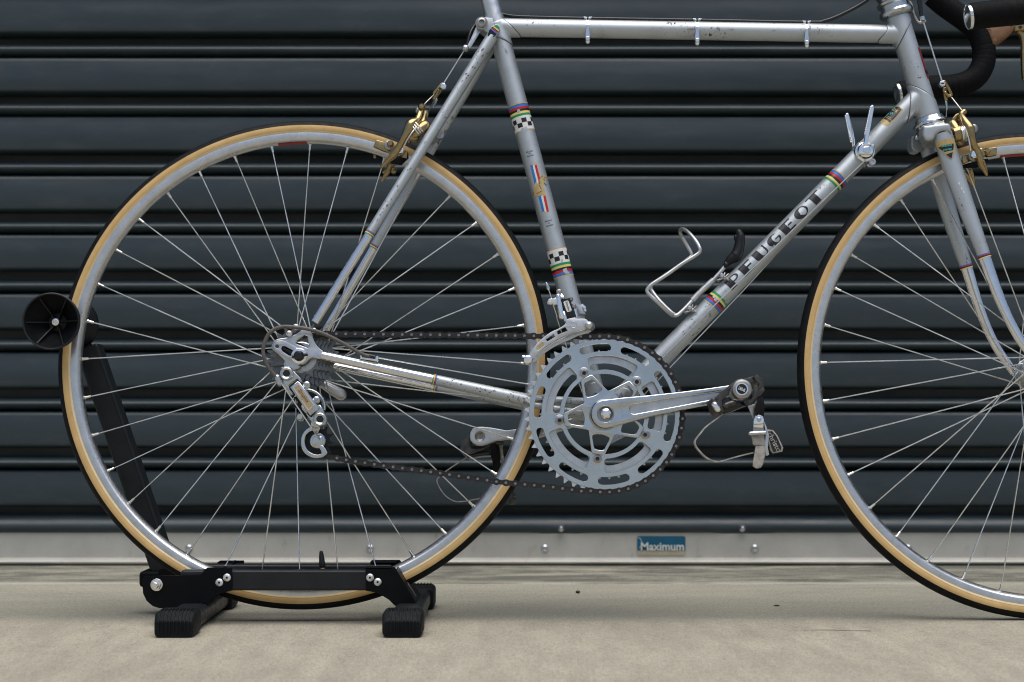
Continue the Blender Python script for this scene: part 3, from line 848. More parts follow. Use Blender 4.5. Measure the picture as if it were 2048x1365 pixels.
def wrap_bm(t, bm, eps):
    ys = [v.co.y for v in bm.verts]; st = t.r * 0.16; y = math.ceil(min(ys) / st) * st
    while y < max(ys):
        bmesh.ops.bisect_plane(bm, geom=bm.verts[:] + bm.edges[:] + bm.faces[:], plane_co=(0, y, 0), plane_no=(0, 1, 0)); y += st
    if hasattr(t, 'xstep'):
        xs_ = [v.co.x for v in bm.verts]; x = math.ceil(min(xs_) / t.xstep) * t.xstep
        while x < max(xs_):
            bmesh.ops.bisect_plane(bm, geom=bm.verts[:] + bm.edges[:] + bm.faces[:], plane_co=(x, 0, 0), plane_no=(1, 0, 0)); x += t.xstep
    for v in bm.verts: v.co = t.at(v.co.x, v.co.y / t.r, t.r + eps)
    me = bpy.data.meshes.new('decal'); bm.to_mesh(me); bm.free()
    return me
def wrap_text(t, s, l0, a0, width, eps=0.0003, m=(0, 1, 1, 0), **k):
    """m: how text x, y turn into length (m0 x + m1 y) and arc (m2 x + m3 y)"""
    V, F = text_mesh(s, **k)
    x0 = min(v[0] for v in V); x1 = max(v[0] for v in V); y0 = min(v[1] for v in V); y1 = max(v[1] for v in V)
    sc = width / (x1 - x0)
    bm = bmesh.new(); vs = []
    for v in V:
        x, y = (v[0] - (x0 + x1) / 2) * sc, (v[1] - (y0 + y1) / 2) * sc
        vs.append(bm.verts.new((l0 + x * m[0] + y * m[1], a0 + x * m[2] + y * m[3], 0)))
    for f in F:
        try: bm.faces.new([vs[i] for i in f])
        except ValueError: pass
    return wrap_bm(t, bm, eps)
def sleeve(t, l0, l1, dr=0.0, n=40, rows=1, flare=None):
    """closed band round a tube; l0/l1 numbers or functions of the angle"""
    f0 = l0 if callable(l0) else (lambda a: l0); f1 = l1 if callable(l1) else (lambda a: l1)
    V, F = [], []
    for j in range(rows + 1):
        s = j / rows
        for k in range(n):
            a = 2 * math.pi * k / n
            l = f0(a) + (f1(a) - f0(a)) * s
            r = t.r + dr + (flare(l, a) if flare else 0.0)
            V.append(t.at(l, a, r))
    for j in range(rows):
        for k in range(n): F.append((j * n + k, j * n + (k + 1) % n, (j + 1) * n + (k + 1) % n, (j + 1) * n + k))
    # return edge towards the tube so that the band reads as a thickness
    if dr > 0.0003:
        for j, row in ((0, 0), (1, rows)):
            o = len(V)
            for k in range(n):
                a = 2 * math.pi * k / n; l = (f0 if j == 0 else f1)(a); V.append(t.at(l, a, t.r - 0.0002))
            for k in range(n): F.append((row * n + k, row * n + (k + 1) % n, o + (k + 1) % n, o + k))
    return V, F
def tubegeo(t, seg=36, ext0=0.0, ext1=0.0):
    return tube([t.A - t.ax * ext0, t.A + t.ax * t.L * 0.5, t.B + t.ax * ext1], t.r, seg)

BB = P(1209.5, 828, -0.072); BB = Vector((BB.x, 0, BB.z))
ST_T = P(997, 66, 0); HT_T = P(1795, 34, 0); HT_B = P(1857, 236, 0)
seatT = Tube(BB, ST_T, 0.0140); headT = Tube(HT_B, HT_T, 0.0158)
TT_A = P(1000, 55.5, 0); TT_B = P(1806, 69, 0); topT = Tube(TT_A, TT_B, 0.0129)
DT_B = P(1845, 186, 0); downT = Tube(BB, DT_B, 0.0140)
seat_tube = bp('seat_tube', tubegeo(seatT, ext1=0.012), 'silver_paint')
top_tube = bp('top_tube', tubegeo(topT), 'silver_paint')
down_tube = bp('down_tube', tubegeo(downT), 'silver_paint')
head_tube = bp('head_tube', tubegeo(headT), 'silver_paint')
# lugs: thicker, with pointed edges
lug = lambda base, amp, ph=0.0: (lambda a: base + amp * abs(math.cos((a - ph) / 1.0)) ** 1.5)
fl = lambda l_end, s, h: (lambda l, a: h * math.exp(-abs(l_end - l) / s))
def seam(t, f, par, n=48):
    """dirt caught along a lug edge"""
    bp('lug_seam', tube([t.at(f(2 * math.pi * k / n), 2 * math.pi * k / n, t.r + 0.0004) for k in range(n)], 0.00042, 5, closed=True), 'seam_grime', par)
e_tt = lambda a: 0.5415 - 0.007 * math.sin(a) + 0.002 * math.cos(3 * a)
e_ht = lambda a: 0.1235 + 0.0175 * math.sin(a)
e_dt = lambda a: 0.6165 - 0.0175 * math.sin(a)
e_hb = lambda a: max(0.016, 0.0365 - 0.0165 * math.sin(a))
e_st = lambda a: 0.0150 + 0.0145 * math.sin(a)
e_ss = lambda a: 0.5495 - 0.011 * math.sin(a)
def socket(t, f_edge, l_end, dr, n=40):
    """closed lug socket: from the shaped edge to a flat end"""
    V, F = [], []
    rows = 10
    for j in range(rows + 1):
        for k in range(n):
            a = 2 * math.pi * k / n; l = f_edge(a) + (l_end - f_edge(a)) * j / rows
            V.append(t.at(l, a, t.r + dr))
    for j in range(rows):
        for k in range(n): F.append((j * n + k, j * n + (k + 1) % n, (j + 1) * n + (k + 1) % n, (j + 1) * n + k))
    for row in (0, rows):
        c = len(V); V.append(sum((V[row * n + k] for k in range(n)), Vector()) / n)
        for k in range(n): F.append((row * n + k, row * n + (k + 1) % n, c) if row else (row * n + (k + 1) % n, row * n + k, c))
    return V, F
def blended(name, geos, par, voxel=0.0009, it=14):
    o = bp(name, geos, 'silver_paint', par)
    m = o.modifiers.new('join', 'REMESH'); m.mode = 'VOXEL'; m.voxel_size = voxel; m.use_smooth_shade = True
    m = o.modifiers.new('fillet', 'SMOOTH'); m.factor = 0.5; m.iterations = it
    return o
blended('lug', [socket(topT, e_tt, topT.L - 0.006, 0.0011), socket(headT, e_ht, headT.L - 0.0003, 0.0011)], head_tube)
blended('lug', [socket(downT, e_dt, downT.L - 0.006, 0.0011), socket(headT, e_hb, 0.0003, 0.0011)], head_tube)
blended('seat_lug', [socket(topT, e_st, -0.006, 0.0011), socket(seatT, e_ss, seatT.L + 0.013, 0.0011)], seat_tube)
seam(topT, e_tt, head_tube); seam(headT, e_ht, head_tube); seam(downT, e_dt, head_tube); seam(headT, e_hb, head_tube); seam(topT, e_st, seat_tube); seam(seatT, e_ss, seat_tube)
post = Tube(seatT.B, seatT.B + seatT.ax * 0.2, 0.0128)
bp('seat_post', tube([seatT.B - seatT.ax * 0.03, seatT.B + seatT.ax * 0.09, seatT.B + seatT.ax * 0.19], 0.0128, 32), 'tooth_alloy')
# seat binder ear and bolt, brake cable hanger
c8 = crop(940, 30, 13.65)
bz = -0.020
bolt = c8([(318, 225)])[0]
binder = bp('seat_binder', [tube([P(*bolt, bz), P(*bolt, -bz)], 0.0088, 20), pp([(bolt[0] - 11, bolt[1] + 2), (bolt[0] + 2, bolt[1] - 12), (985, 36), (990, 58), (975, 66)], -0.016, 0.032)], 'silver_paint', seat_tube, bevel=0.0008)
bp('binder_bolt', stud(*bolt, bz, 0.0068, 0.005, 20, 0.25, 0.0036), 'dull_steel', seat_tube)
hgr = c8([(150, 380), (290, 430), (60, 800), (-70, 740)])
bp('cable_hanger', [pp(c8([(165, 330), (290, 390), (300, 430), (20, 900), (-60, 960), (-110, 930), (-80, 860), (140, 390)]), -0.012, 0.0024), pp(c8([(165, 330), (290, 390), (300, 430), (20, 900), (-60, 960), (-110, 930), (-80, 860), (140, 390)]), 0.010, 0.0024),
    rtube([P(931, 97, -0.013), P(931, 97, 0.013)], 0.0052, 14)], 'worn_alloy', seat_tube, bevel=0.0005)

# seat stays and chain stays
def stay(a, b, r0, r1, name, ratio, chrome_name='chrome_end', bands=True, bend=None, label=None):
    """painted upper part, striped ring, chromed end; mirrored for the far side"""
    out = []
    for m in (lambda v: v, MIR):
        A, B = m(a), m(b); D = B - A
        def pt(s):
            p = A + D * s
            if bend: p = p + Vector((0, bend * math.sin(math.pi * s) * (1 if p.y > 0 else -1), 0))
            return p
        rr = lambda s: r0 + (r1 - r0) * s
        ps = [ratio * j / 12 for j in range(13)]
        o = bp(name, tube([pt(s) for s in ps], [rr(s) for s in ps], 24), 'silver_paint')
        qs = [ratio + (1 - ratio) * j / 12 for j in range(13)]
        bp(chrome_name, tube([pt(s) for s in qs], [rr(s) - 0.00008 for s in qs], 24), 'chrome', o)
        if bands:
            u = D.normalized(); L = D.length
            for k, c in enumerate(('decal_blue', 'decal_red', 'decal_yellow', 'decal_green')):
                w_ = 0.00135
                s0 = ratio + (k - 2.0) * w_ / L; s1 = s0 + w_ / L
                bp('stripe', tube([pt(s0), pt(s1)], rr(ratio) + 0.00022, 24, cap=False), c, o)
        out.append(o)
    return out
SSa, SSb = P(984, 74, -0.0185), P(629, 646, -0.0625)
# place the chrome boundary where the photograph shows the ring
def frac(a, b, px, py):
    best = min(range(1001), key=lambda k: (lambda q: (q[0] - px) ** 2 + (q[1] - py) ** 2)(proj(a + (b - a) * (k / 1000))))
    return best / 1000
def proj(l):
    p = BM @ l - CAM; z = p.dot(FW)
    return CX + FPX * p.dot(RT) / z, CY - FPX * p.dot(UPV) / z
stays = stay(SSa, SSb, 0.0084, 0.0060, 'seat_stay', frac(SSa, SSb, 737, 467))
CSa, CSb = P(1066, 803, -0.036), P(643, 711, -0.0630)
cst = stay(CSa, CSb, 0.0088, 0.0060, 'chain_stay', frac(CSa, CSb, 868.8, 759))
for s_, o in ((1, cst[0]), (-1, cst[1])):
    e_ = CSa + (CSa - CSb).normalized() * 0.045; e_.y = -0.026
    a_, b_ = (CSa, e_) if s_ > 0 else (MIR(CSa), MIR(e_))
    bp('stay_root', [tube([a_ + Vector((0, 0, 0.0045)), b_ + Vector((0.04, 0, 0.009))], [0.0045, 0.0058], 14), tube([a_ - Vector((0, 0, 0.0045)), b_ + Vector((0.04, 0, -0.008))], [0.0045, 0.0058], 14)], 'silver_paint', o)
# striped top eye of the near seat stay
capo = c8([(455, 560), (500, 430), (580, 320), (690, 255), (780, 265), (825, 330), (800, 430), (740, 540), (660, 620), (560, 650), (490, 630)])
for sgn, par in ((1, stays[0]), (-1, stays[1])):
    if sgn > 0:
        cp = bp('stay_eye', pp(capo, -0.0262, 0.012), 'silver_paint', par, bevel=0.0012)
        inner = [(640.0, 450.0)]
        cols = [('black_gloss', -1, 0.0), ('decal_blue', 0.0, 0.16), ('decal_red', 0.16, 0.32), ('decal_black', 0.32, 0.42), ('decal_yellow', 0.42, 0.60), ('decal_green', 0.60, 1.0)]  # first stripe: dark reflection in the chrome half, painted as black
        # split the eye face into stripes across its long axis
        cc = Vector((642, 452)); la = Vector((0.62, -0.78)).normalized()
        shrink = [cc + (Vector(p) - cc) * 0.88 for p in [(455, 560), (500, 430), (580, 320), (690, 255), (780, 265), (825, 330), (800, 430), (740, 540), (660, 620), (560, 650), (490, 630)]]
        dd = [(p - cc).dot(la) for p in shrink]; d0, d1 = min(dd), max(dd)
        def clip(poly, lo, hi):
            def half(pl, n_, c_):
                res = []
                for i in range(len(pl)):
                    a_, b_ = pl[i - 1], pl[i]; da, db = a_.dot(n_) - c_, b_.dot(n_) - c_
                    if da >= 0: res.append(a_)
                    if (da >= 0) != (db >= 0): res.append(a_ + (b_ - a_) * (da / (da - db)))
                return res
            base = cc.dot(la)
            return half(half(poly, la, base + lo), -la, -(base + hi))
        for c, s0, s1 in cols:
            lo = d0 if s0 < 0 else d0 * 0.02 + (d1 - d0 * 0.02) * s0; hi = d0 * 0.02 + (d1 - d0 * 0.02) * s1
            pl = clip(shrink, lo, hi)
            if len(pl) > 2: bp('eye_stripe', pp(c8([(p.x, p.y) for p in pl]), -0.0266, 0.0006), c, par)
    else:
        g = pp(capo, -0.0262, 0.012); bp('stay_eye', ([MIR(v) for v in g[0]], g[1]), 'silver_paint', par, bevel=0.0012)
# brake bridge
bp('brake_bridge', tube([P(868, 262, -0.024), MIR(P(868, 262, -0.024))], 0.0065, 16), 'silver_paint')
bp('bridge_bolt', [rtube([P(862, 268, 0.0), P(884, 270, 0.0)], 0.004, 12), hexnut(880, 272, -0.004, 0.0062, 0.006)], 'worn_alloy')
# bottom bracket shell
blended('bottom_bracket', [tube([BB + Vector((0, -0.034, 0)), BB + Vector((0, 0.034, 0))], 0.0208, 36), socket(seatT, lambda a: 0.044 + 0.006 * math.cos(2 * a), 0.004, 0.0012), socket(downT, lambda a: 0.048 + 0.006 * math.cos(2 * a), 0.004, 0.0012)], bike, 0.0011, 12)

# dropouts
c1 = crop(500, 620, 4.2667)
drop = c1([(188, 332), (184, 305), (200, 270), (240, 247), (300, 238), (345, 228), (400, 200), (440, 172), (480, 150), (508, 160), (528, 200), (542, 250), (566, 298), (608, 342), (655, 372), (650, 412), (600, 420), (560, 416), (530, 408), (500, 425), (480, 445), (450, 466), (415, 470), (405, 500), (380, 515), (330, 560), (290, 560), (270, 520), (300, 470), (290, 430), (230, 370)])
h1 = c1([(392, 275), (402, 252), (465, 218), (490, 225), (505, 312), (490, 325), (440, 305), (398, 292)])
h2 = c1([(266, 330), (276, 311), (300, 312), (372, 350), (380, 380), (360, 398), (330, 390), (275, 352)])
h3 = [(500 + 231 / 4.2667 + 3.6 * math.cos(t), 620 + 312 / 4.2667 + 3.6 * math.sin(t)) for t in [2 * math.pi * k / 14 for k in range(14)]]
dro = bp('dropout', pp(sm(drop), -0.0655, 0.0060, [h1, h2, h3]), 'worn_alloy', bevel=0.0012, segs=3)
g = pp(drop[:25], -0.0655, 0.0060, [h1]); bp('dropout', ([MIR(v) for v in g[0]], g[1]), 'worn_alloy', bevel=0.0012)
rim_in = c1([(196, 335), (194, 305), (212, 278), (250, 262), (300, 268), (370, 305), (440, 345), (470, 370), (490, 400), (470, 440), (430, 458), (395, 452), (320, 412), (240, 365)])
bp('dropout_boss', pp(sm(rim_in), -0.0668, 0.0020, [h2, h3]), 'worn_alloy', dro, bevel=0.0006)
for x, y, r in ((335, 205, 0.0042), (392, 148, 0.0042), (548, 178, 0.0036)):
    q = c1([(x, y)])[0]; bp('eyelet_bolt', stud(*q, -0.0668, r, 0.004, 14, 0.4), 'fine_steel', dro)
bp('adjuster_screw', tube(ln([(*c1([(270, 322)])[0], -0.062), (*c1([(365, 372)])[0], -0.062)]), 0.0030, 12), 'black_plastic', dro)
bp('lock_nut', lathe([(-0.008, 0.0165), (0.0, 0.0165), (0.0008, 0.0155), (0.0008, 0)], P(*c1([(385, 380)])[0], -0.0585), YN, 30), 'black_plastic', rear, sharp=30)  # nut and adjuster screw coloured black so the slot looks shaded inside
qx, qy = c1([(420, 395)])[0]
bp('axle_washer', stud(qx, qy, -0.0668, 0.0104, 0.004, 28, 0.2), 'bright_chrome', rear)
qr = empty('quick_release', bike)
bp('release_nut', [stud(qx, qy, -0.0700, 0.0072, 0.0085, 24, 0.5), tube(ln([(qx - 15, qy + 1, -0.0735), (qx + 17, qy - 4, -0.0735)]), 0.0024, 8)], 'black_gloss', qr)
lev = crop(640, 640, 4.6545)
bp('release_lever', [rtube(ln([(*lev([(20, 590)])[0], 0.078), (*lev([(100, 640)])[0], 0.081), (*lev([(195, 695)])[0], 0.084)]), [0.0062, 0.0078, 0.0085], 14)], 'worn_alloy', qr)

# ---------------------------------------------------------------- decals
def band(t, seq, l0, step, par):
    """coloured rings: seq of (material, width)"""
    l = l0
    for m, w_ in seq:
        bp('decal_stripe', sleeve(t, l, l + w_ * step, 0.00016), m, par); l += w_ * step
    return l
GW = 0.00325
rainbow = [('decal_tan', 0.5), ('decal_black', 0.15), ('decal_blue', 1.05), ('decal_red', 1.1), ('decal_black', 1.0), ('decal_yellow', 1.0), ('decal_green', 1.05)]
lu0, _ = seatT.sl(1034, 207)
ld0, _ = seatT.sl(1127, 553)
le = band(seatT, rainbow, lu0, -GW * 0.98, seat_tube)
def checks(t, l0, sgn, par, sh):
    bp('decal_stripe', sleeve(t, l0, l0 + sgn * 0.0200, 0.00016), 'decal_white', par)
    bp('decal_stripe', sleeve(t, l0 + sgn * 0.0200, l0 + sgn * 0.0215, 0.00016), 'decal_tan', par)
    for row in (0, 1):
        for k in range(-3, 4):
            c = (k + 0.5 * 0 + (0.5 if row else 0.0)) * 0.0150 + sh
            la, lb_ = l0 + sgn * (0.0035 + row * 0.0062), l0 + sgn * (0.0035 + (row + 1) * 0.0062)
            if abs(c) < 0.024: bp('decal_check', wrap(t, [[(la, c - 0.0036), (la, c + 0.0036), (lb_, c + 0.0036), (lb_, c - 0.0036)]], 0.00028), 'decal_black', par)
checks(seatT, le, -1, seat_tube, 0.002)
le2 = band(seatT, rainbow, ld0, GW, seat_tube)
checks(seatT, le2, 1, seat_tube, -0.0035)
def blob(t, px, py, r, par, mat='silver_paint', n=11, sx=1.0, seed=0, eps=0.0004):
    rnd = random.Random(seed + int(px * 7 + py)); l, a = t.sl(px, py)
    pts = [(l + r * rnd.uniform(0.5, 1.15) * math.cos(2 * math.pi * k / n) * sx, a + r * rnd.uniform(0.5, 1.15) * math.sin(2 * math.pi * k / n)) for k in range(n)]
    bp('decal_tear', wrap(t, [pts], eps), mat, par)
for x, y, r, s in ((1037, 222, 0.0026, 1.3), (1046, 262, 0.0042, 1.0), (1052, 258, 0.003, 1.0), (1131, 541, 0.0042, 1.2), (1136, 546, 0.0026, 1.0), (1124, 522, 0.0022, 1.6), (1136, 490, 0.003, 1.2), (1113, 487, 0.002, 1.0)):
    blob(seatT, x, y, r, seat_tube, sx=s)
ls0, _ = downT.sl(1687, 352); band(downT, rainbow, ls0, -GW * 1.0, down_tube)
ls1, _ = downT.sl(1421, 610); band(downT, rainbow, ls1, GW * 0.98, down_tube)
for x, y, r in ((1432, 600, 0.0030), (1428, 594, 0.0022), (1446, 585, 0.0018), (1452, 604, 0.0028), (1660, 366, 0.0016)):
    blob(downT, x, y, r, down_tube)
# fat-stemmed letters along the down tube: x along the tube, y across (0 lower edge, 1 upper edge)
def ring(cx, cy, rx, ry, ix, iy, jx, jy, n=28):
    o = [(cx + rx * math.cos(2 * math.pi * k / n), cy + ry * math.sin(2 * math.pi * k / n)) for k in range(n)]
    i = [(jx + ix * math.cos(2 * math.pi * k / n), jy + iy * math.sin(2 * math.pi * k / n)) for k in range(n)][::-1]
    return [o, i]
def arcpts(cx, cy, rx, ry, a0, a1, n=12): return [(cx + rx * math.cos(R_(a0 + (a1 - a0) * k / n)), cy + ry * math.sin(R_(a0 + (a1 - a0) * k / n))) for k in range(n + 1)]
LET = {
 'P': [[[(0, 0), (0.46, 0), (0.46, 0.40), (0.62, 0.40)] + arcpts(0.62, 0.70, 0.34, 0.30, -90, 90) + [(0, 1)], (arcpts(0.60, 0.70, 0.24, 0.20, -90, 90) + [(0.46, 0.90), (0.46, 0.50)])[::-1]]],
 'E': [[[(0, 0), (0.92, 0), (0.92, 0.15), (0.48, 0.15), (0.48, 0.44), (0.84, 0.44), (0.84, 0.58), (0.48, 0.58), (0.48, 0.86), (0.92, 0.86), (0.92, 1), (0, 1)]]],
 'U': [[[(0, 1), (0, 0.34)] + arcpts(0.48, 0.34, 0.48, 0.34, 180, 360) + [(0.96, 1), (0.85, 1), (0.85, 0.34)] + arcpts(0.66, 0.34, 0.19, 0.22, 0, -180) + [(0.47, 1)]]],
 'G': [[arcpts(0.5, 0.5, 0.5, 0.5, 48, 330, 22) + [(0.94, 0.5), (0.55, 0.5), (0.55, 0.4), (0.82, 0.4)] + arcpts(0.62, 0.5, 0.22, 0.39, -40, -300, 18) ]],
 'O': [ring(0.5, 0.5, 0.5, 0.5, 0.23, 0.38, 0.63, 0.5)],
 'T': [[[(0.28, 0), (0.76, 0), (0.76, 0.88), (1.04, 0.88), (1.04, 1), (0, 1), (0, 0.88), (0.28, 0.88)]]],
}
lp0, ap0 = downT.sl(1455, 574); lp1, ap1 = downT.sl(1634, 392)
# which arc sign is the upper edge of the tube
up_sign = 1 if downT.e2.z > 0 else -1
H = 0.0163; lp0 = 0.2520; pitch_ = 0.0270
for i, ch in enumerate('PEUGEOT'):
    for loops in LET[ch]:
        mp_ = [[(lp0 + pitch_ * i + x * pitch_ * 0.84, up_sign * (-0.0050 + y * H)) for x, y in l] for l in loops]
        bp('letter', wrap(downT, mp_, 0.0002), 'decal_black', down_tube)
for x, y, r in ((1603, 428, 0.0022), (1548, 492, 0.0014), (1575, 452, 0.0012), (1505, 530, 0.0011), (1610, 412, 0.0012)):
    blob(downT, x, y, r, down_tube)
# tricolour and beast on the seat tube
c3 = crop(1030, 300, 7.583)
def spoly(pts, mat, eps=0.00022, t=seatT, par=seat_tube, name='emblem_piece', cr=c3): bp(name, wrap(t, [[t.sl(*q) for q in cr(pts)]], eps), mat, par)
spoly([(222, 228), (325, 200), (385, 400), (470, 690), (520, 935), (425, 965), (350, 690), (290, 540)], 'decal_tan', 0.00016)
for a, b, m in (((228, 268), (355, 395), 'decal_blue'), ((268, 296), (395, 425), 'decal_white'), ((296, 328), (425, 462), 'decal_red')):
    k = 0.30
    spoly([(a[0], 236), (a[1], 226), (a[1] + 62, 470), (a[0] + 70, 530)], m)
    spoly([(b[0], 705), (b[1], 690), (b[1] + 52, 935), (b[0] + 58, 945)], m)
spoly([(400, 385), (440, 378), (470, 395), (475, 430), (465, 480), (440, 505), (425, 540), (415, 600), (440, 590), (455, 620), (460, 665), (430, 685), (360, 705), (320, 715), (330, 680), (380, 650), (405, 630), (400, 600), (385, 570), (375, 520), (365, 580), (340, 640), (330, 680), (300, 715), (272, 690), (275, 630), (300, 580), (330, 530), (365, 470), (385, 430)], 'decal_gold', 0.0003)
for seg in ([(385, 425), (425, 395)], [(440, 420), (470, 430)], [(440, 505), (480, 545)], [(372, 540), (400, 600)], [(330, 670), (405, 625)], [(280, 640), (278, 705)], [(375, 470), (370, 520)], [(425, 440), (455, 470)]):
    (x0, y0), (x1, y1) = seg; L = math.hypot(x1 - x0, y1 - y0); nx, ny = -(y1 - y0) / L * 4, (x1 - x0) / L * 4
    spoly([(x0 + nx, y0 + ny), (x1 + nx, y1 + ny), (x1 - nx, y1 - ny), (x0 - nx, y0 - ny)], 'decal_black', 0.0004)
for words_, ys in ((('RECORD', 'DU', 'MONDE'), ((218, 26), (225, 55), (232, 90))), (('RECORD', 'DU', 'MONDE'), ((508, 1078), (518, 1110), (525, 1148)))):
    for wd_, q in zip(words_, ys):
        l, a = seatT.sl(*c3([q])[0])
        bp('emblem_word', wrap_text(seatT, wd_, l, a, {'RECORD': 0.0098, 'DU': 0.0032, 'MONDE': 0.0092}[wd_], 0.0003, offset=0.01), 'decal_black', seat_tube)
# tubing transfers on down tube and fork
c9 = crop(1680, 180, 7.583)
dec = [(600, 490), (640, 430), (740, 330), (830, 245), (900, 245), (950, 290), (955, 310), (860, 430), (750, 530), (715, 552), (660, 535)]
spoly(dec, 'decal_gold', 0.00016, downT, down_tube, 'transfer_piece', c9)
spoly([(690, 400), (830, 262), (895, 262), (935, 300), (850, 410), (790, 470), (720, 440)], 'decal_black', 0.00024, downT, down_tube, 'transfer_piece', c9)
spoly([(660, 440), (685, 415), (780, 470), (755, 500)], 'decal_black', 0.00024, downT, down_tube, 'transfer_piece', c9)
for pts in ([(720, 345), (745, 345), (740, 375), (700, 385)], [(780, 300), (800, 275), (815, 285), (800, 320)], [(760, 345), (785, 345), (775, 380), (755, 380)], [(790, 340), (808, 345), (800, 375), (785, 370)], [(815, 270), (835, 262), (838, 290), (825, 300)]):
    spoly(pts, 'decal_teal', 0.0003, downT, down_tube, 'transfer_piece', c9)
lr, ar = downT.sl(*c9([(838, 312)])[0])
bp('transfer_word', wrap_text(downT, 'os', lr, ar, 0.0085, 0.0003), 'decal_gold', down_tube)
for q in ((740, 415), (735, 440)):
    spoly([(q[0] - 38, q[1] - 22), (q[0] + 40, q[1] + 18), (q[0] + 38, q[1] + 24), (q[0] - 40, q[1] - 16)], 'decal_tan', 0.0003, downT, down_tube, 'transfer_piece', c9)
# dark paint chips seen singly in the photograph
for t, par, lst in ((seatT, seat_tube, ((1012, 104, 0.0022, 2.2), (1005, 94, 0.0010, 1.2), (1010, 98, 0.0008, 1), (1016, 111, 0.0006, 1.6), (1016, 143, 0.0008, 1), (1069, 290, 0.0005, 3))),
                    (topT, top_tube, ((1382, 58.5, 0.0020, 2.4), (1322, 56.5, 0.0010, 2.2), (1304, 55.5, 0.0007, 2), (1341, 57.5, 0.0008, 1), (1350, 57.8, 0.0007, 1), (1464, 59.7, 0.0013, 2.6), (1549, 61.5, 0.0013, 2.6), (1108, 50.5, 0.0011, 2.2), (1516, 80, 0.0008, 1), (1767, 57, 0.0012, 2), (1205, 62, 0.0004, 8))),
                    (headT, head_tube, ((1824, 130, 0.0006, 1), (1832, 108, 0.0004, 3), (1857, 200, 0.0006, 2))),
                    (downT, down_tube, ((1389, 645, 0.0012, 2), (1380, 655, 0.0014, 2), (1369, 668, 0.0010, 3), (1400, 622, 0.0008, 2)))):
    for x, y, r, sx in lst: blob(t, x, y, r, par, 'dull_steel', 9, sx, 3, 0.0001)
# rubbed paint on the stays
def scuffs(a, b, r0, r1, par, s0, s1, n, seed, size, arc=0.9):
    rnd = random.Random(seed)
    for _ in range(n):
        s = rnd.uniform(s0, s1); r = r0 + (r1 - r0) * s
        t = Tube(a, b, r); l = t.L * s; ang = rnd.gauss(0.1, 0.45) * arc
        rr_ = size * rnd.uniform(0.25, 1.0); k = rnd.uniform(0.8, 2.6); m = 8
        pts = [(l + rr_ * k * rnd.uniform(0.45, 1.2) * math.cos(2 * math.pi * q / m) + 0.5 * rr_ * math.sin(2 * math.pi * q / m), ang * r + rr_ * rnd.uniform(0.45, 1.2) * math.sin(2 * math.pi * q / m)) for q in range(m)]
        bp('paint_chip', wrap(t, [pts], 0.00012), 'chip_dark', par)
scuffs(SSa, SSb, 0.0084, 0.0060, stays[0], 0.05, 0.17, 18, 1, 0.0016); scuffs(SSa, SSb, 0.0084, 0.0060, stays[0], 0.15, 0.66, 34, 2, 0.0008); scuffs(SSa, SSb, 0.0084, 0.0060, stays[0], 0.58, 0.67, 16, 5, 0.0008)
scuffs(CSa, CSb, 0.0088, 0.0060, cst[0], 0.02, 0.44, 44, 3, 0.0011)
scuffs(downT.A, downT.B, 0.0140, 0.0140, down_tube, 0.25, 0.36, 26, 4, 0.0011, 1.2)
# head badge on the front of the head tube
def hb(l0, l1, a0, a1, mat, eps):
    n = 8; V, F = [], []
    for j in (0, 1):
        for k in range(n + 1): V.append(headT.at(l0 + (l1 - l0) * j, a0 + (a1 - a0) * k / n, headT.r + eps))
    for k in range(n): F.append((k, k + 1, n + 2 + k, n + 1 + k))
    bp('head_badge', (V, F), mat, head_tube)
fs = 1 if headT.e2.x > 0 else -1
hl = lambda y: headT.sl(1840, y)[0]
hb(hl(96), hl(159), fs * R_(47), fs * R_(133), 'cork_red', 0.0008); hb(hl(141), hl(149), fs * R_(45), fs * R_(135), 'decal_black', 0.0011); hb(hl(143), hl(147), fs * R_(50), fs * R_(130), 'bright_chrome', 0.0014)

# ---------------------------------------------------------------- headset, fork, handlebar
hx = headT.ax
def hcup(name, o, prof, mat): return bp(name, lathe(prof, o, hx, 40), mat, sharp=28)
hs = empty('headset', bike)
bp('bearing_cup', lathe([(0.000, 0.0158), (-0.001, 0.0195), (-0.004, 0.0205), (-0.006, 0.0212), (-0.0075, 0.0240), (-0.0085, 0.0245), (-0.0105, 0.0248), (-0.0115, 0.0238), (-0.0122, 0.0215), (-0.016, 0.0205), (-0.018, 0.0185), (-0.018, 0.0)], headT.A + hx * 0.0005, hx, 40), 'chrome', hs, sharp=25)
bp('crown_race', lathe([(-0.0165, 0.0), (-0.0165, 0.0226), (-0.019, 0.0232), (-0.021, 0.0215), (-0.022, 0.0)], headT.A, hx, 40), 'dull_steel', hs, sharp=25)
bp('bearing_cup', lathe([(-0.001, 0.0158), (0.0, 0.0200), (0.0025, 0.0236), (0.006, 0.0245), (0.009, 0.0235), (0.0095, 0.0205), (0.0165, 0.0205), (0.017, 0.0215), (0.018, 0.0238), (0.0215, 0.0240), (0.0225, 0.022), (0.024, 0.0205), (0.030, 0.0205), (0.031, 0.0222), (0.036, 0.0222), (0.037, 0.02), (0.06, 0.0125), (0.09, 0.0122), (0.09, 0)], headT.B, hx, 40), 'polished_alloy', hs, sharp=25)
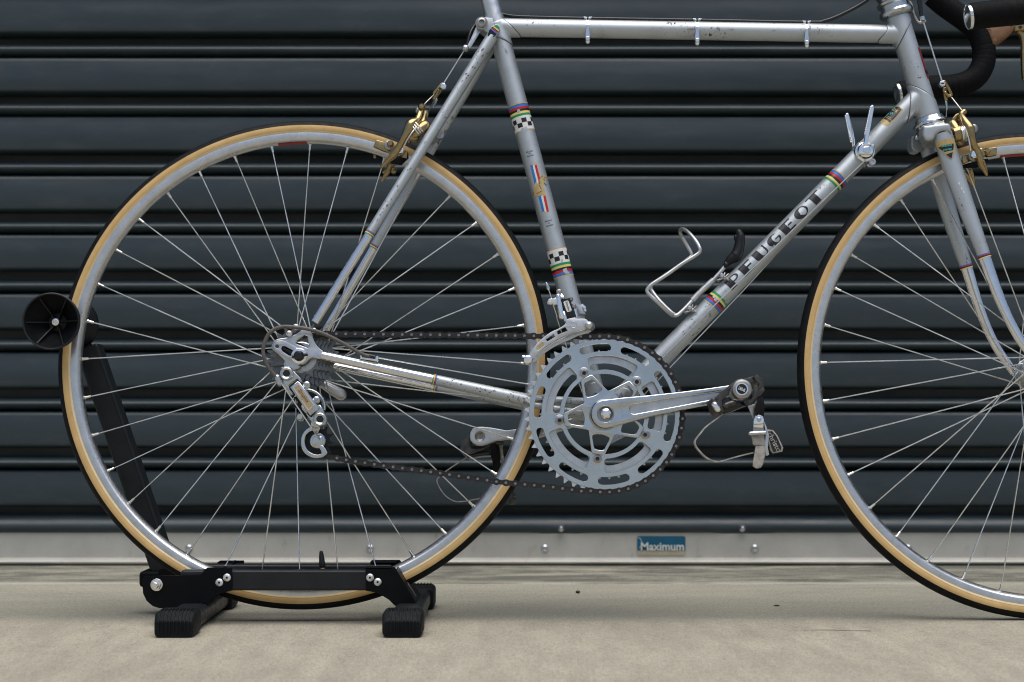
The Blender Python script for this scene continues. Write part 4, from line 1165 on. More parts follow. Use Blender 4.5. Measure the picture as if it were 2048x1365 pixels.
# fork crown and blades
CR = headT.A - hx * 0.0215
c2 = crop(1780, 200, 6.825)
crown_px = c2([(455, 350), (520, 345), (600, 330), (800, 310), (835, 345), (850, 460), (800, 430), (740, 425), (680, 440), (630, 480), (605, 540), (540, 560), (480, 545), (450, 480)])
cg = pp(crown_px, -0.0445, 0.024).rebuild(0.004, 4)
crown_parts = [cg, tube([CR + hx * 0.004, CR - hx * 0.016], 0.0200, 30), tube([CR - hx * 0.006 + Vector((0, -0.036, 0)), CR - hx * 0.006 + Vector((0, 0.036, 0))], 0.0125, 24)]
near_px = [(1884, 268), (1894, 300), (1904, 332), (1936, 425), (1968.5, 513), (1985, 560), (2002, 604), (2021, 645), (2042, 682), (2063, 709), (2078, 728)]
lats = [-0.033, -0.0335, -0.034, -0.038, -0.0415, -0.0435, -0.0455, -0.0475, -0.049, -0.0505, -0.0515]
rads = [0.0142, 0.0140, 0.0138, 0.0118, 0.0090, 0.0083, 0.0076, 0.0070, 0.0066, 0.0064, 0.0062]
STM = Matrix.Translation(headT.A) @ Matrix.Rotation(R_(1.6), 4, hx) @ Matrix.Translation(-headT.A)   # the fork is turned a little
STI = STM.inverted()
crown = blended('fork_crown', crown_parts + [([STM @ MIR(STI @ v) for v in cg[0]], cg[1])], bike, 0.0009, 10)
raw = [P(x, y, l) for (x, y), l in zip(near_px, lats)]
neut = [STI @ p for p in raw]                                # straight-ahead position of the near blade
for p, l in zip(neut, lats): p.y = l
for nm, m in (('near', lambda v: v), ('far', MIR)):
    base = [STM @ m(p) for p in neut]
    pts = cat([(*p, r) for p, r in zip(base, rads)], 6) if False else None
    P4 = [Vector((p.x, p.y, p.z)) for p in base]
    path = cat(P4, 6); rr = [rads[min(i // 6, 10)] + (rads[min(i // 6 + 1, 10)] - rads[min(i // 6, 10)]) * ((i % 6) / 6) for i in range(len(path))]
    cut = 4 * 6
    sq = (Vector((0, 1, 0)), 0.72)
    bl = bp('fork_blade', tube(path[:cut + 1], rr[:cut + 1], 28, flat=sq), 'silver_paint')
    bp('chrome_end', tube(path[cut:], [r - 0.0001 for r in rr[cut:]], 28, flat=sq), 'chrome', bl)
    d = (path[cut + 1] - path[cut]).normalized()
    for k, c in enumerate(('decal_blue', 'decal_red', 'decal_black', 'decal_yellow')):
        a_ = path[cut] + d * (k - 2) * 0.0014
        bp('stripe', tube([a_, a_ + d * 0.0014], rr[cut] + 0.0003, 28, cap=False, flat=sq), c, bl)
    if nm == 'near': nearblade, nb = bl, (base, path, rr)
    end = path[-1]
    bp('fork_tip', [tube([end, end + Vector((0.012, 0.0, -0.012))], [0.0055, 0.004], 12)], 'chrome', bl)
# triangular transfer on the near blade
bA, bB = nb[0][0], nb[0][3]
forkT = Tube(bA, bB, 0.0138)
class Blade(Tube):
    """follows the near blade's own centre line and taper"""
    xstep = 0.004; squash = 0.76
    def at(s, l, ang, r=None):
        pth, rr_ = nb[1], nb[2]; acc = 0.0; k = 0
        while k < len(pth) - 2 and acc + (pth[k + 1] - pth[k]).length < l: acc += (pth[k + 1] - pth[k]).length; k += 1
        f = (l - acc) / (pth[k + 1] - pth[k]).length
        ctr = pth[k] + (pth[k + 1] - pth[k]) * f; rad = rr_[k] + (rr_[k + 1] - rr_[k]) * f
        off = (s.e1 * math.cos(ang) + s.e2 * math.sin(ang)) * (rad + ((r or s.r) - s.r))
        return ctr + Vector((off.x, off.y * 0.76, off.z))
forkT = Blade(bA, bB, 0.0136)
def fpoly(pts, mat, eps): bp('transfer_piece', wrap(forkT, [[forkT.sl(*q) for q in c2(pts)]], eps), mat, nearblade)
fpoly([(605, 605), (690, 555), (800, 530), (868, 525), (885, 600), (878, 740), (850, 808), (820, 795), (720, 710), (630, 640)], 'decal_gold', 0.0006)
fpoly([(665, 655), (720, 632), (862, 600), (868, 640), (862, 690), (755, 712), (720, 690)], 'decal_black', 0.0008)
fpoly([(775, 748), (858, 715), (850, 790), (835, 795)], 'decal_black', 0.0008)
for y0, x0, x1 in ((640, 715, 850), (690, 735, 855)):
    x = x0
    while x < x1 - 12:
        w_ = random.uniform(10, 22); fpoly([(x, y0 + (x0 - x) * 0.16 + 10), (x + w_, y0 + (x0 - x) * 0.16 + 6), (x + w_, y0 + (x0 - x) * 0.16 - 16), (x, y0 + (x0 - x) * 0.16 - 12)], 'decal_teal', 0.001); x += w_ + 5
for x, y in ((1919, 367), (1924, 377), (1928, 384)):
    l, a = forkT.sl(x, y)
    bp('paint_chip', wrap(forkT, [[(l + 0.0022 * math.cos(t) * (1 + 0.3 * math.sin(3 * t + x)), a + 0.0013 * math.sin(t)) for t in [2 * math.pi * k / 9 for k in range(9)]]], 0.0002), 'decal_white', nearblade)
bp('brake_mount_nut', [stud(*c2([(410, 500)])[0], -0.004, 0.0048, 0.012, 14, 0.4), rtube(ln([(*c2([(365, 515)])[0], -0.002), (*c2([(430, 500)])[0], -0.002)]), 0.0036, 10)], 'worn_alloy', crown)

# cable hanger above the headset, front brake cable
c6 = crop(1720, 0, 6.2043)
bp('cable_hanger', tube(pxpath([(*q, 0.0) for q in c6([(540, 5), (600, 15), (640, 70), (665, 170), (700, 250), (740, 285), (800, 268), (815, 262)])], 5), 0.0024, 10), 'dull_steel', hs)
barset = empty('handlebar', bike, 'drop handlebar wrapped in black tape with a chromed end plug')
HB = 0.195
def bar(pts, lat):
    return pxpath([(x, y, lat if l is None else l) for x, y, l in pts], 8)
near_bar = bar(c6([(1370, 212, None), (1560, 185, None), (1750, 165, None), (2035, 135, None), (2300, 60, None), (2500, -160, None)]), -HB)
bp('bar_tape', tube(near_bar, 0.0182 * 0.95, 28), 'bar_tape', barset)
for j in range(0, 30):   # overlapping edges of the wrap
    i = 1 + int(j * 1.25)
    if i + 1 < len(near_bar):
        d = (near_bar[i + 1] - near_bar[i]).normalized()
        bp('tape_edge', tube([near_bar[i], near_bar[i] + d * 0.006], [0.0177, 0.0174], 28, cap=False), 'bar_tape', barset)
far_px = c6([(490, 1160, None), (700, 1115, None), (900, 1085, None), (1120, 1075, None), (1300, 1035, None), (1440, 950, None), (1525, 800, None), (1540, 640, None), (1500, 470, None), (1440, 360, None), (1320, 260, None), (1180, 160, None), (1040, 60, None), (900, -60, None)])
far_bar = bar(far_px, HB)
bp('bar_tape', tube(far_bar, 0.0172, 28), 'bar_tape', barset)
for j in range(0, 70):
    i = 1 + int(j * 1.45)
    if i + 1 < len(far_bar):
        d = (far_bar[i + 1] - far_bar[i]).normalized()
        bp('tape_edge', tube([far_bar[i], far_bar[i] + d * 0.005], [0.0178, 0.0174], 28, cap=False), 'bar_tape', barset)
for path in (near_bar, far_bar):
    d = (path[0] - path[1]).normalized()
    bp('end_plug', lathe([(-0.002, 0.0), (-0.002, 0.0160), (0.0015, 0.0166), (0.0040, 0.0160), (0.0052, 0.0140), (0.0060, 0.0090), (0.0063, 0.004), (0.0064, 0)], path[0], d, 32), 'chrome', barset, sharp=25)
# brake levers: brown hoods, gold bodies
lever = empty('brake_lever', bike)
c6h = [(1530, 325), (1600, 290), (1925, 250), (1912, 385), (1700, 540), (1640, 550), (1610, 480)]
bp('rubber_hood', pp(sm(c6(c6h)), 0.178, 0.034), 'brown_rubber', lever, bevel=0.009, segs=4)
bp('lever_body', pp(c6([(1925, 250), (2010, 240), (2060, 262), (2070, 370), (2010, 375), (1912, 390)]), 0.183, 0.024), 'gold_alloy', lever, bevel=0.003, segs=3)
bp('lever_pivot', stud(*c6([(1987, 340)])[0], 0.183, 0.0028, 0.0012, 14, 0.2), 'black_gloss', lever)
bp('lever_blade', rtube(pxpath([(*q, 0.195) for q in c6([(1960, 385), (2010, 440), (2032, 560), (2034, 760), (2040, 900), (2050, 980)])], 5), 0.0052, 12), 'gold_alloy', lever)
lever2 = empty('brake_lever', bike)
bp('rubber_hood', pp(c6([(1800, -70), (1980, -90), (1990, 4), (1860, 12), (1790, 8)]), -0.178, 0.03), 'brown_rubber', lever2, bevel=0.006, segs=3)
# brake housings dropping to the front hanger
for x0 in (722, 752):
    bp('brake_housing', tube(ln([(*c6([(x0 - 6, -40)])[0], -0.002 if x0 < 740 else 0.002), (*c6([(772 - (752 - x0) * 0.3, 225)])[0], 0.0)]), 0.0021, 8), 'black_housing', barset)
bp('cable_ferrule', tube(ln([(*c6([(768, 212)])[0], 0.0), (*c6([(780, 262)])[0], 0.0)]), 0.0043, 14), 'polished_alloy', hs)

# ---------------------------------------------------------------- brakes
def gold_arm(pts, r, par, **k): return bp('brake_arm', rtube(pxpath(pts, 5), r, 14), 'gold_alloy', par, **k)
def radii(rs, n=5):
    out = []
    for a, b in zip(rs, rs[1:]): out += [a + (b - a) * j / n for j in range(n)]
    return out + [rs[-1]]
def pxa(cr, pts): return [(*cr([p[:2]])[0], p[2]) for p in pts]
def box_px(quad, lat, th): return pp(quad, lat, th)
c7 = crop(740, 150, 6.2055)
rb = empty('brake', bike, 'gold centre-pull brake over the rear tyre')
BA = pxa(c7, [(650, 395, -0.020), (625, 470, -0.024), (590, 560, -0.030), (510, 620, -0.036), (455, 720, -0.038), (415, 800, -0.037), (370, 880, -0.034), (300, 985, -0.030), (240, 1050, -0.026), (145, 1145, -0.022)])
gold_arm(BA, radii([0.0042, 0.0048, 0.0052, 0.0080, 0.0058, 0.0050, 0.0048, 0.0058, 0.0042, 0.0022]), rb)
gold_arm(pxa(c7, [(690, 470, -0.010), (660, 560, -0.02), (640, 640, -0.026)]), radii([0.0045, 0.0058, 0.0070]), rb)
BF = [(x + 4, y + 8 + 3, -l * 0.9) for x, y, l in [(p[0], p[1], p[2]) for p in BA]]
gold_arm(BF, radii([0.0042, 0.0048, 0.0052, 0.0080, 0.0058, 0.0050, 0.0048, 0.0058, 0.0042, 0.0022]), rb)
gold_arm(pxa(c7, [(262, 1115, 0.018), (230, 1185, 0.02), (190, 1250, 0.022), (148, 1315, 0.024)]), radii([0.0048, 0.0042, 0.0032, 0.0022]), rb)
bp('pivot_housing', rtube(ln(pxa(c7, [(560, 730, -0.030), (680, 640, -0.026)])), 0.0086, 18), 'gold_alloy', rb)
bp('pivot_nut', rtube(ln(pxa(c7, [(500, 770, -0.03), (560, 790, -0.028)])), 0.0062, 14), 'gold_alloy', rb)
for k in range(3):
    q = c7([(552 + 24 * k, 690 - 18 * k)])[0]
    pth = [P(*q, -0.031) + Vector((0.0, 0.0, 0)) + (Vector((0.65, 0, -0.75)) * math.cos(t) * 0.0108 + Vector((0, 1, 0)) * math.sin(t) * 0.0108) for t in [2 * math.pi * j / 20 for j in range(20)]]
    bp('spring_coil', tube(pth, 0.0011, 8, closed=True), 'fine_steel', rb)
bp('spring_leg', tube(pxpath(pxa(c7, [(585, 640, -0.040), (520, 720, -0.042), (460, 810, -0.042), (415, 900, -0.038)]), 4), 0.0011, 8), 'fine_steel', rb)
bp('pad_holder', pp(c7([(40, 885), (72, 812), (95, 808), (205, 838), (195, 905), (240, 965), (150, 935)]), -0.0205, 0.0085), 'gold_alloy', rb, bevel=0.0012)
bp('pad_holder', pp(c7([(395, 1000), (415, 930), (465, 945), (455, 1035), (385, 1025)]), -0.0200, 0.0080), 'gold_alloy', rb, bevel=0.0012)
bp('brake_pad', pp(c7([(230, 1060), (470, 960), (480, 1030), (390, 1120), (250, 1095)]), -0.0130, 0.0020), 'black_rubber', rb, bevel=0.0006)
bp('pad_stud', stud(*c7([(255, 865)])[0], -0.021, 0.0048, 0.008, 16, 0.6), 'gold_alloy', rb)
bp('pad_collar', stud(*c7([(235, 878)])[0], -0.020, 0.0066, 0.0028, 16, 0.3), 'dull_steel', rb)
bp('pad_nut', hexnut(*c7([(378, 945)])[0], -0.026, 0.0052, 0.007), 'bright_chrome', rb, bevel=0.0005)
bp('pad_holder', pp(c7([(270, 1150), (330, 1160), (320, 1215), (285, 1225), (262, 1210)]), 0.012, 0.008), 'gold_alloy', rb, bevel=0.001)
bp('pad_holder', pp(c7([(40, 985), (75, 965), (75, 1030), (42, 1030)]), 0.012, 0.008), 'gold_alloy', rb, bevel=0.001)
bp('straddle_anchor', [stud(*c7([(640, 405)])[0], -0.024, 0.0050, 0.007, 16, 0.6)], 'gold_alloy', rb)
bp('anchor_boot', stud(*c7([(612, 450)])[0], -0.022, 0.0056, 0.004, 14, 0.5), 'dull_steel', rb)
yoke = c7([(778, 235), (785, 210), (885, 98), (908, 92), (900, 115), (815, 215), (800, 245)])
bp('straddle_yoke', [pp(yoke, -0.008, 0.0025), pp([(x + 6, y + 6) for x, y in yoke], 0.006, 0.0025), rtube(ln(pxa(c7, [(840, 200, 0.0), (800, 290, 0.0)])), 0.0033, 10)], 'gold_alloy', rb, bevel=0.0006)
bp('yoke_bolt', [hexnut(*c7([(912, 155)])[0], -0.004, 0.0044, 0.007)], 'bright_chrome', rb, bevel=0.0005)
bp('straddle_cable', tube(pxpath(pxa(c7, [(648, 400, -0.024), (690, 350, -0.014), (740, 300, -0.008), (800, 245, -0.001), (812, 262, 0.002), (770, 370, 0.012), (715, 480, 0.022)]), 5), 0.0009, 6), 'dull_steel', rb)
bp('cable_end', rtube(ln(pxa(c7, [(822, 308, 0.0), (792, 400, 0.0)])), [0.0022, 0.0014], 8), 'polished_alloy', rb)
bp('brake_cable', tube(ln([(*c7([(905, 120)])[0], 0.0), (931, 97, 0.0)]), 0.0010, 6), 'fine_steel', rb)
# rear brake housing along the top tube and up over the seat lug
bp('brake_housing', tube(pxpath([(935, 90, 0.0), (943, 62, 0.004), (962, 40, 0.016), (1000, 30, 0.019), (1040, 34, 0.012), (1175, 37.5, 0.0), (1394, 41, 0.0), (1613, 45, 0.0), (1650, 42, 0.0), (1690, 26, 0.0), (1735, 0, 0.0), (1790, -45, -0.01)], 8), 0.0026, 10), 'black_housing', top_tube)
for x, y in ((1175.5, 37.5), (1394.5, 41), (1613.5, 45.5)):
    l, _ = topT.sl(x, y + 22)
    cl = empty('cable_clip', bike)
    # spring-steel strap round the tube, flared lips over the housing, screw eye below
    bp('clip_strap', sleeve(topT, l - 0.0019, l + 0.0019, 0.0005, rows=1), 'bright_chrome', cl)
    for s in (-1, 1):
        g = pp([(x + s * 1.0, y - 1.5), (x + s * 3.0, y - 3.4), (x + s * 9.2, y - 3.6), (x + s * 6.5, y + 0.2), (x + s * 2.0, y + 0.6)], -0.0036, 0.0072)
        bp('clip_lip', g, 'bright_chrome', cl, bevel=0.0004)
    bp('clip_tongue', pp([(x - 2.2, y + 14), (x + 2.2, y + 14), (x + 4.6, y + 38), (x - 4.6, y + 38)], -0.0150, 0.0012), 'chrome', cl)
    bp('clip_screw', [rtube([P(x, y + 46, -0.012), P(x, y + 46, 0.010)], 0.0036, 14), stud(x, y + 41, -0.0135, 0.0036, 0.004, 14, 0.6)], 'bright_chrome', cl)
# front brake
fb = empty('brake', bike, 'gold centre-pull brake over the front tyre')
def f2(pts): return pxa(c2, pts)
gold_arm(f2([(1010, 165, -0.020), (975, 205, -0.022), (1010, 270, -0.030), (1045, 330, -0.034), (1085, 400, -0.036), (1105, 480, -0.037), (1130, 580, -0.036), (1165, 655, -0.034)]), radii([0.0046, 0.0044, 0.0052, 0.0064, 0.0078, 0.0062, 0.0052, 0.0046]), fb)
gold_arm(f2([(1175, 660, -0.033), (1205, 730, -0.032), (1225, 800, -0.032), (1240, 880, -0.03), (1280, 950, -0.027), (1318, 1022, -0.024)]), radii([0.0044, 0.0050, 0.0050, 0.0042, 0.0030, 0.0020]), fb)
gold_arm(f2([(1270, 850, -0.027), (1300, 930, -0.024), (1320, 1020, -0.022)]), radii([0.0030, 0.0028, 0.0020]), fb)
bp('arm_wing', pp(c2([(825, 298), (860, 240), (900, 190), (985, 165), (1030, 150), (1040, 190), (1000, 220), (940, 260), (895, 300)]), -0.016, 0.006), 'gold_alloy', fb, bevel=0.0016)
gold_arm(f2([(1000, 1000, 0.018), (1060, 1060, 0.02), (1110, 1130, 0.022), (1150, 1190, 0.024)]), radii([0.0046, 0.0040, 0.0032, 0.0022]), fb)
gold_arm(f2([(1095, 960, 0.016), (1125, 1060, 0.02), (1150, 1185, 0.022)]), radii([0.0036, 0.0032, 0.0020]), fb)
gold_arm([(x - 14, y + 14, -l) for x, y, l in f2([(1010, 165, -0.020), (1045, 330, -0.034), (1085, 400, -0.036), (1130, 580, -0.036), (1165, 655, -0.034)])], radii([0.0046, 0.0058, 0.0074, 0.0054, 0.0046]), fb)
bp('pivot_housing', [lathe([(-0.004, 0), (-0.004, 0.0100), (0.004, 0.0118), (0.010, 0.0105), (0.014, 0.0062), (0.014, 0)], P(*c2([(905, 470)])[0], -0.026), Vector((0.95, -0.05, 0.22)), 24), rtube(ln(f2([(860, 330, -0.022), (905, 420, -0.026)])), [0.0062, 0.0085], 14), rtube(ln(f2([(905, 550, -0.020), (955, 580, -0.020)])), 0.0058, 12)], 'gold_alloy', fb, sharp=30)
for k in range(4):
    q = c2([(968 + 20 * k, 470 - 12 * k)])[0]; axx = Vector((0.95, 0, 0.2)); e1_, e2_ = ortho(axx)
    bp('spring_coil', tube([P(*q, -0.030) + (e1_ * math.cos(t) + e2_ * math.sin(t)) * 0.0098 for t in [2 * math.pi * j / 20 for j in range(20)]], 0.0012, 8, closed=True), 'fine_steel', fb)
bp('spring_leg', tube(pxpath(f2([(1030, 390, -0.040), (1070, 520, -0.042), (1090, 620, -0.042), (1098, 700, -0.04)]), 4), 0.0011, 8), 'fine_steel', fb)
bp('pad_holder', pp(c2([(1280, 690), (1300, 665), (1440, 640), (1465, 655), (1460, 750), (1340, 770), (1290, 745)]), -0.0210, 0.0088), 'gold_alloy', fb, bevel=0.0012)
bp('pad_holder', pp(c2([(985, 820), (1000, 760), (1095, 740), (1100, 830), (1010, 870)]), -0.0200, 0.0080), 'gold_alloy', fb, bevel=0.0012)
bp('pad_stud', stud(*c2([(1312, 712)])[0], -0.0215, 0.0050, 0.008, 16, 0.6), 'gold_alloy', fb)
bp('pad_collar', rtube(ln(f2([(1240, 690, -0.026), (1265, 740, -0.026)])), 0.004, 12), 'gold_alloy', fb)
bp('pad_nut', [hexnut(*c2([(1138, 762)])[0], -0.027, 0.0054, 0.007)], 'bright_chrome', fb, bevel=0.0005)
bp('nut_washer', stud(*c2([(1138, 775)])[0], -0.024, 0.0072, 0.0032, 16, 0.3), 'dull_steel', fb)
bp('brake_pad', pp(c2([(985, 890), (1180, 830), (1340, 800), (1345, 850), (1180, 930), (990, 930)]), -0.0130, 0.0020), 'black_rubber', fb, bevel=0.0006)
bp('arm_bolt', stud(*c2([(1130, 400)])[0], -0.034, 0.0064, 0.006, 16, 0.3), 'dull_steel', fb)
yk = c6([(1020, 1010), (1045, 1000), (1075, 1040), (1140, 1160), (1130, 1200), (1100, 1205), (1060, 1150), (1030, 1060)])
bp('straddle_yoke', [rtube(pxpath([(*q, -0.006) for q in c6([(1030, 1015), (1060, 1030), (1128, 1160), (1120, 1195), (1085, 1180), (1055, 1150)])], 5), 0.0022, 10), rtube(ln([(*c6([(1050, 1110)])[0], 0.0), (*c6([(1066, 1240)])[0], 0.0)]), [0.0034, 0.0028], 10)], 'gold_alloy', fb)
bp('yoke_bolt', hexnut(*c6([(1008, 1056)])[0], -0.004, 0.0045, 0.007), 'bright_chrome', fb, bevel=0.0005)
bp('brake_cable', tube(ln([(*c6([(790, 290)])[0], 0.0), (*c6([(1015, 1010)])[0], 0.0)]), 0.0013, 8), 'fine_steel', fb)
bp('straddle_cable', tube(ln([(*c6([(1118, 1190)])[0], -0.004), (*c2([(1000, 170)])[0], -0.024)]), 0.0010, 6), 'dull_steel', fb)
bp('cable_end', rtube(ln([(*c6([(1068, 1270)])[0], 0.0), (*c2([(775, 130)])[0], 0.0)]), [0.0018, 0.0012], 8), 'polished_alloy', fb)
bp('cable_tail', tube(pxpath([(*c2([(775, 130)])[0], 0.0), (*c2([(768, 200)])[0], 0.0), (*c2([(770, 280)])[0], 0.0)], 4), 0.0008, 6), 'dull_steel', fb)

# ---------------------------------------------------------------- chainset
RP = 12.7e-3 * 52 / (2 * math.pi)
CH_LAT = -0.0480
ctr = P(1209, 828.3, CH_LAT); CC = Vector((ctr.x, 0, ctr.z))
def pol(r, deg): return (r * math.cos(R_(deg)), r * math.sin(R_(deg)))
def slot(r0, r1, a0, a1, rnd=True, n=10):
    """arc slot with round ends"""
    rm = (r0 + r1) / 2; rr = (r1 - r0) / 2
    out = [pol(r1, a0 + (a1 - a0) * k / n) for k in range(n + 1)]
    out += [(pol(rm, a1)[0] + rr * math.cos(R_(a1 + t)), pol(rm, a1)[1] + rr * math.sin(R_(a1 + t))) for t in (30, 60, 90, 120, 150)]
    out += [pol(r0, a1 + (a0 - a1) * k / n) for k in range(n + 1)]
    out += [(pol(rm, a0)[0] + rr * math.cos(R_(a0 + t)), pol(rm, a0)[1] + rr * math.sin(R_(a0 + t))) for t in (210, 240, 270, 300, 330)]
    return out
def teeth(rp, n, ph=0.0):
    out = []
    for k in range(n):
        for fr, dr in ((0.0, -0.0034), (0.14, -0.0040), (0.30, -0.0036), (0.42, -0.0022), (0.54, 0.0004), (0.63, 0.0024), (0.69, 0.0030), (0.75, 0.0026), (0.84, 0.0004), (0.93, -0.0022)):
            a = 2 * math.pi * (k + fr + ph) / n; r = rp + dr
            out.append((r * math.cos(a), r * math.sin(a)))
    return out
K = 1 / 1484.0                                    # metres per photograph pixel at the big ring
BOLT = [45.3 + 72 * k for k in range(5)]
def lift(lat): return lambda p: Vector((CC.x + p[0], lat, CC.z + p[1]))
chainset = empty('chainset', bike)
slots = [slot(126 * K, 141 * K, 44.5 + 36 * k + 7.5, 44.5 + 36 * k + 28.5) for k in range(10)]
wins = [slot(91 * K, 117 * K, b + 17.5, b + 54.5, n=14) for b in BOLT]
# windows with tighter corners than a full round end
def win(b):
    r0, r1 = 89 * K, 117.5 * K
    a0, a1 = b + 9.5, b + 62.5
    def corner(r, a, dr, da):          # small fillet: radial offset dr, angular offset da
        return [pol(r + dr * K * (1 - math.sin(R_(t))), a + da * (1 - math.cos(R_(t)))) for t in (0, 22, 45, 68, 90)]
    o = [pol(r1, a0 + 3 + (a1 - a0 - 6) * k / 16) for k in range(17)]
    o += corner(r1, a1, -6, -3.0)[::-1][1:]
    o += corner(r0, a1 + 0.5, 6, -4.0)[:-1]
    o += [pol(r0, a1 - 3.5 + (a0 - a1 + 7) * k / 16) for k in range(17)]
    o += corner(r0, a0 - 0.5, 6, 4.0)[::-1][1:]
    o += corner(r1, a0, -6, 3.0)[:-1]
    return o
big_in = [pol(80.5 * K, 3 * k) for k in range(120)]
big = bp('chainring', plate(teeth(RP, 52), slots + [win(b) for b in BOLT] + [big_in], lift(CH_LAT), lift(CH_LAT + 0.0028)), 'tooth_alloy', chainset, bevel=0.0003, segs=1)
# raised polished face inside the teeth, a step proud of the tooth disc
bp('chainring_face', plate([pol(150.5 * K, 2.4 * k) for k in range(150)], slots + [win(b) for b in BOLT] + [big_in], lift(CH_LAT - 0.0011), lift(CH_LAT - 0.00005)), 'polished_alloy', chainset, bevel=0.0003, segs=1)
RP2 = 12.7e-3 * 42 / (2 * math.pi)
bp('chainring', plate(teeth(RP2, 42, 0.4), [slot(89 * K, 102.5 * K, b + 13.5, b + 58.5, n=14) for b in BOLT] + [[pol(82 * K, 3 * k) for k in range(120)]], lift(CH_LAT + 0.0068), lift(CH_LAT + 0.0095)), 'worn_alloy', chainset, bevel=0.0003, segs=1)
# five-arm spider with a window in each arm
out = []
for b in BOLT:
    for r_, w_ in ((37, -27), (58, -20.5), (79, -13.5), (82, -11), (82, 11), (79, 13.5), (58, 20.5), (37, 27)):
        c_, s_ = math.cos(R_(b)), math.sin(R_(b))
        out.append(((r_ * c_ - w_ * s_) * K, (r_ * s_ + w_ * c_) * K))
hol = []
for b in BOLT:
    pts = [(45.0, -15.5), (47.5, -17), (51, -16.5), (69, -10.5), (72, -8.0), (73, -5), (73, 5), (72, 8.0), (69, 10.5), (51, 16.5), (47.5, 17), (45.0, 15.5), (42.5, 8), (41.5, 0), (42.5, -8)]
    c_, s_ = math.cos(R_(b)), math.sin(R_(b))
    hol.append([((r_ * c_ - w_ * s_) * K, (r_ * s_ + w_ * c_) * K) for r_, w_ in pts])
spider = bp('spider', plate(out, hol, lift(CH_LAT - 0.0056), lift(CH_LAT - 0.0014)), 'polished_alloy', chainset, bevel=0.0012, segs=3)
for b in BOLT:
    p = pol(91 * K, b); o = Vector((CC.x + p[0], CH_LAT - 0.0010, CC.z + p[1]))
    bp('chainring_boss', lathe([(-0.008, 0.0078), (0.0004, 0.0078), (0.0006, 0.0074), (0.0006, 0)], o, YN, 22), 'polished_alloy', chainset, sharp=30)
    bp('chainring_bolt', [lathe([(0.0, 0.0060), (0.0012, 0.0060), (0.0014, 0.0054)], o, YN, 20), lathe([(0.0, 0.0046), (0.0018, 0.0046), (0.0022, 0.0042), (0.0022, 0.0030), (-0.001, 0.0028)], o, YN, 20)], 'dull_steel', chainset, sharp=30)
    bp('bolt_socket', lathe([(0.0008, 0.0029), (0.0008, 0)], o, YN, 6), 'black_gloss', chainset)  # flat black disc painted in for the shade down the bolt hole
# crank arm with flute
cl = CH_LAT - 0.022
pc = P(1211, 828, cl); pe = P(1480, 783, cl)
dx = (pe - pc); ang = math.atan2(dx.z, dx.x); LC = dx.length
def cr(p, lat): return Vector((pc.x + p[0] * math.cos(ang) - p[1] * math.sin(ang), lat, pc.z + p[0] * math.sin(ang) + p[1] * math.cos(ang)))
k_ = 1 / 1496.0
arm_o = [(28 * k_ * math.cos(R_(t)), 28.5 * k_ * math.sin(R_(t))) for t in range(80, 281, 10)]
arm_o += [(40 * k_, -24.5 * k_), (90 * k_, -19.5 * k_), (160 * k_, -17.0 * k_), (220 * k_, -15.5 * k_), (LC - 12 * k_, -15.5 * k_)]
arm_o += [(LC + 15.5 * k_ * math.cos(R_(t)), 15.5 * k_ * math.sin(R_(t))) for t in range(-80, 81, 10)]
arm_o += [(220 * k_, 16.5 * k_), (160 * k_, 18.5 * k_), (90 * k_, 22.5 * k_), (40 * k_, 26.5 * k_)]
fl_o = [(58 * k_ + 9 * k_ * math.cos(R_(t)), 9.6 * k_ * math.sin(R_(t))) for t in range(90, 271, 15)] + [(150 * k_, -8.0 * k_), (228 * k_, -6.0 * k_)]
fl_o += [(232 * k_ + 5 * k_ * math.cos(R_(t)), 6 * k_ * math.sin(R_(t))) for t in range(-60, 61, 20)] + [(228 * k_, 6.0 * k_), (150 * k_, 8.4 * k_)]
hole_o = [(15.6 * k_ * math.cos(R_(t)), 15.6 * k_ * math.sin(R_(t))) for t in range(0, 360, 12)]
crank = bp('crank_arm', plate(arm_o, [fl_o, hole_o], lambda p: cr(p, cl), lambda p: cr(p, cl + 0.0042)), 'polished_alloy', bevel=0.0016, segs=3)
bp('crank_web', plate(arm_o, [hole_o], lambda p: cr(p, cl + 0.0043), lambda p: cr(p, cl + 0.0120)), 'worn_alloy', crank, bevel=0.001)
bp('crank_boss', lathe([(-0.006, 0.022), (0.010, 0.0205), (0.013, 0.0195)], Vector((pc.x, cl + 0.018, pc.z)), YN, 40), 'polished_alloy', crank)
bp('crank_socket', lathe([(-0.008, 0.0108), (0.0004, 0.0108), (0.0004, 0.0098), (-0.006, 0.0092), (-0.006, 0)], pc, YN, 30), 'dull_steel', crank, sharp=30)
g = hexnut(1211.5, 827.5, cl + 0.004, 0.0079, 0.0038, 0.2); bp('crank_bolt', g, 'bright_chrome', crank, bevel=0.0016, segs=3)
bp('crank_bolt_dome', lathe([(0.0, 0.0056), (0.0014, 0.0050), (0.0022, 0.0032), (0.0025, 0)], P(1211.5, 827.5, cl + 0.0005), YN, 20), 'bright_chrome', crank)
for z in (-1, 0, 1):   # faint stamped maker's lines
    bp('stamp', tube([cr((33 * k_ + z * 2.2 * k_, -12 * k_), cl - 0.00002), cr((33 * k_ + z * 2.2 * k_, 12 * k_), cl - 0.00002)], 0.00025, 5), 'worn_alloy', crank)
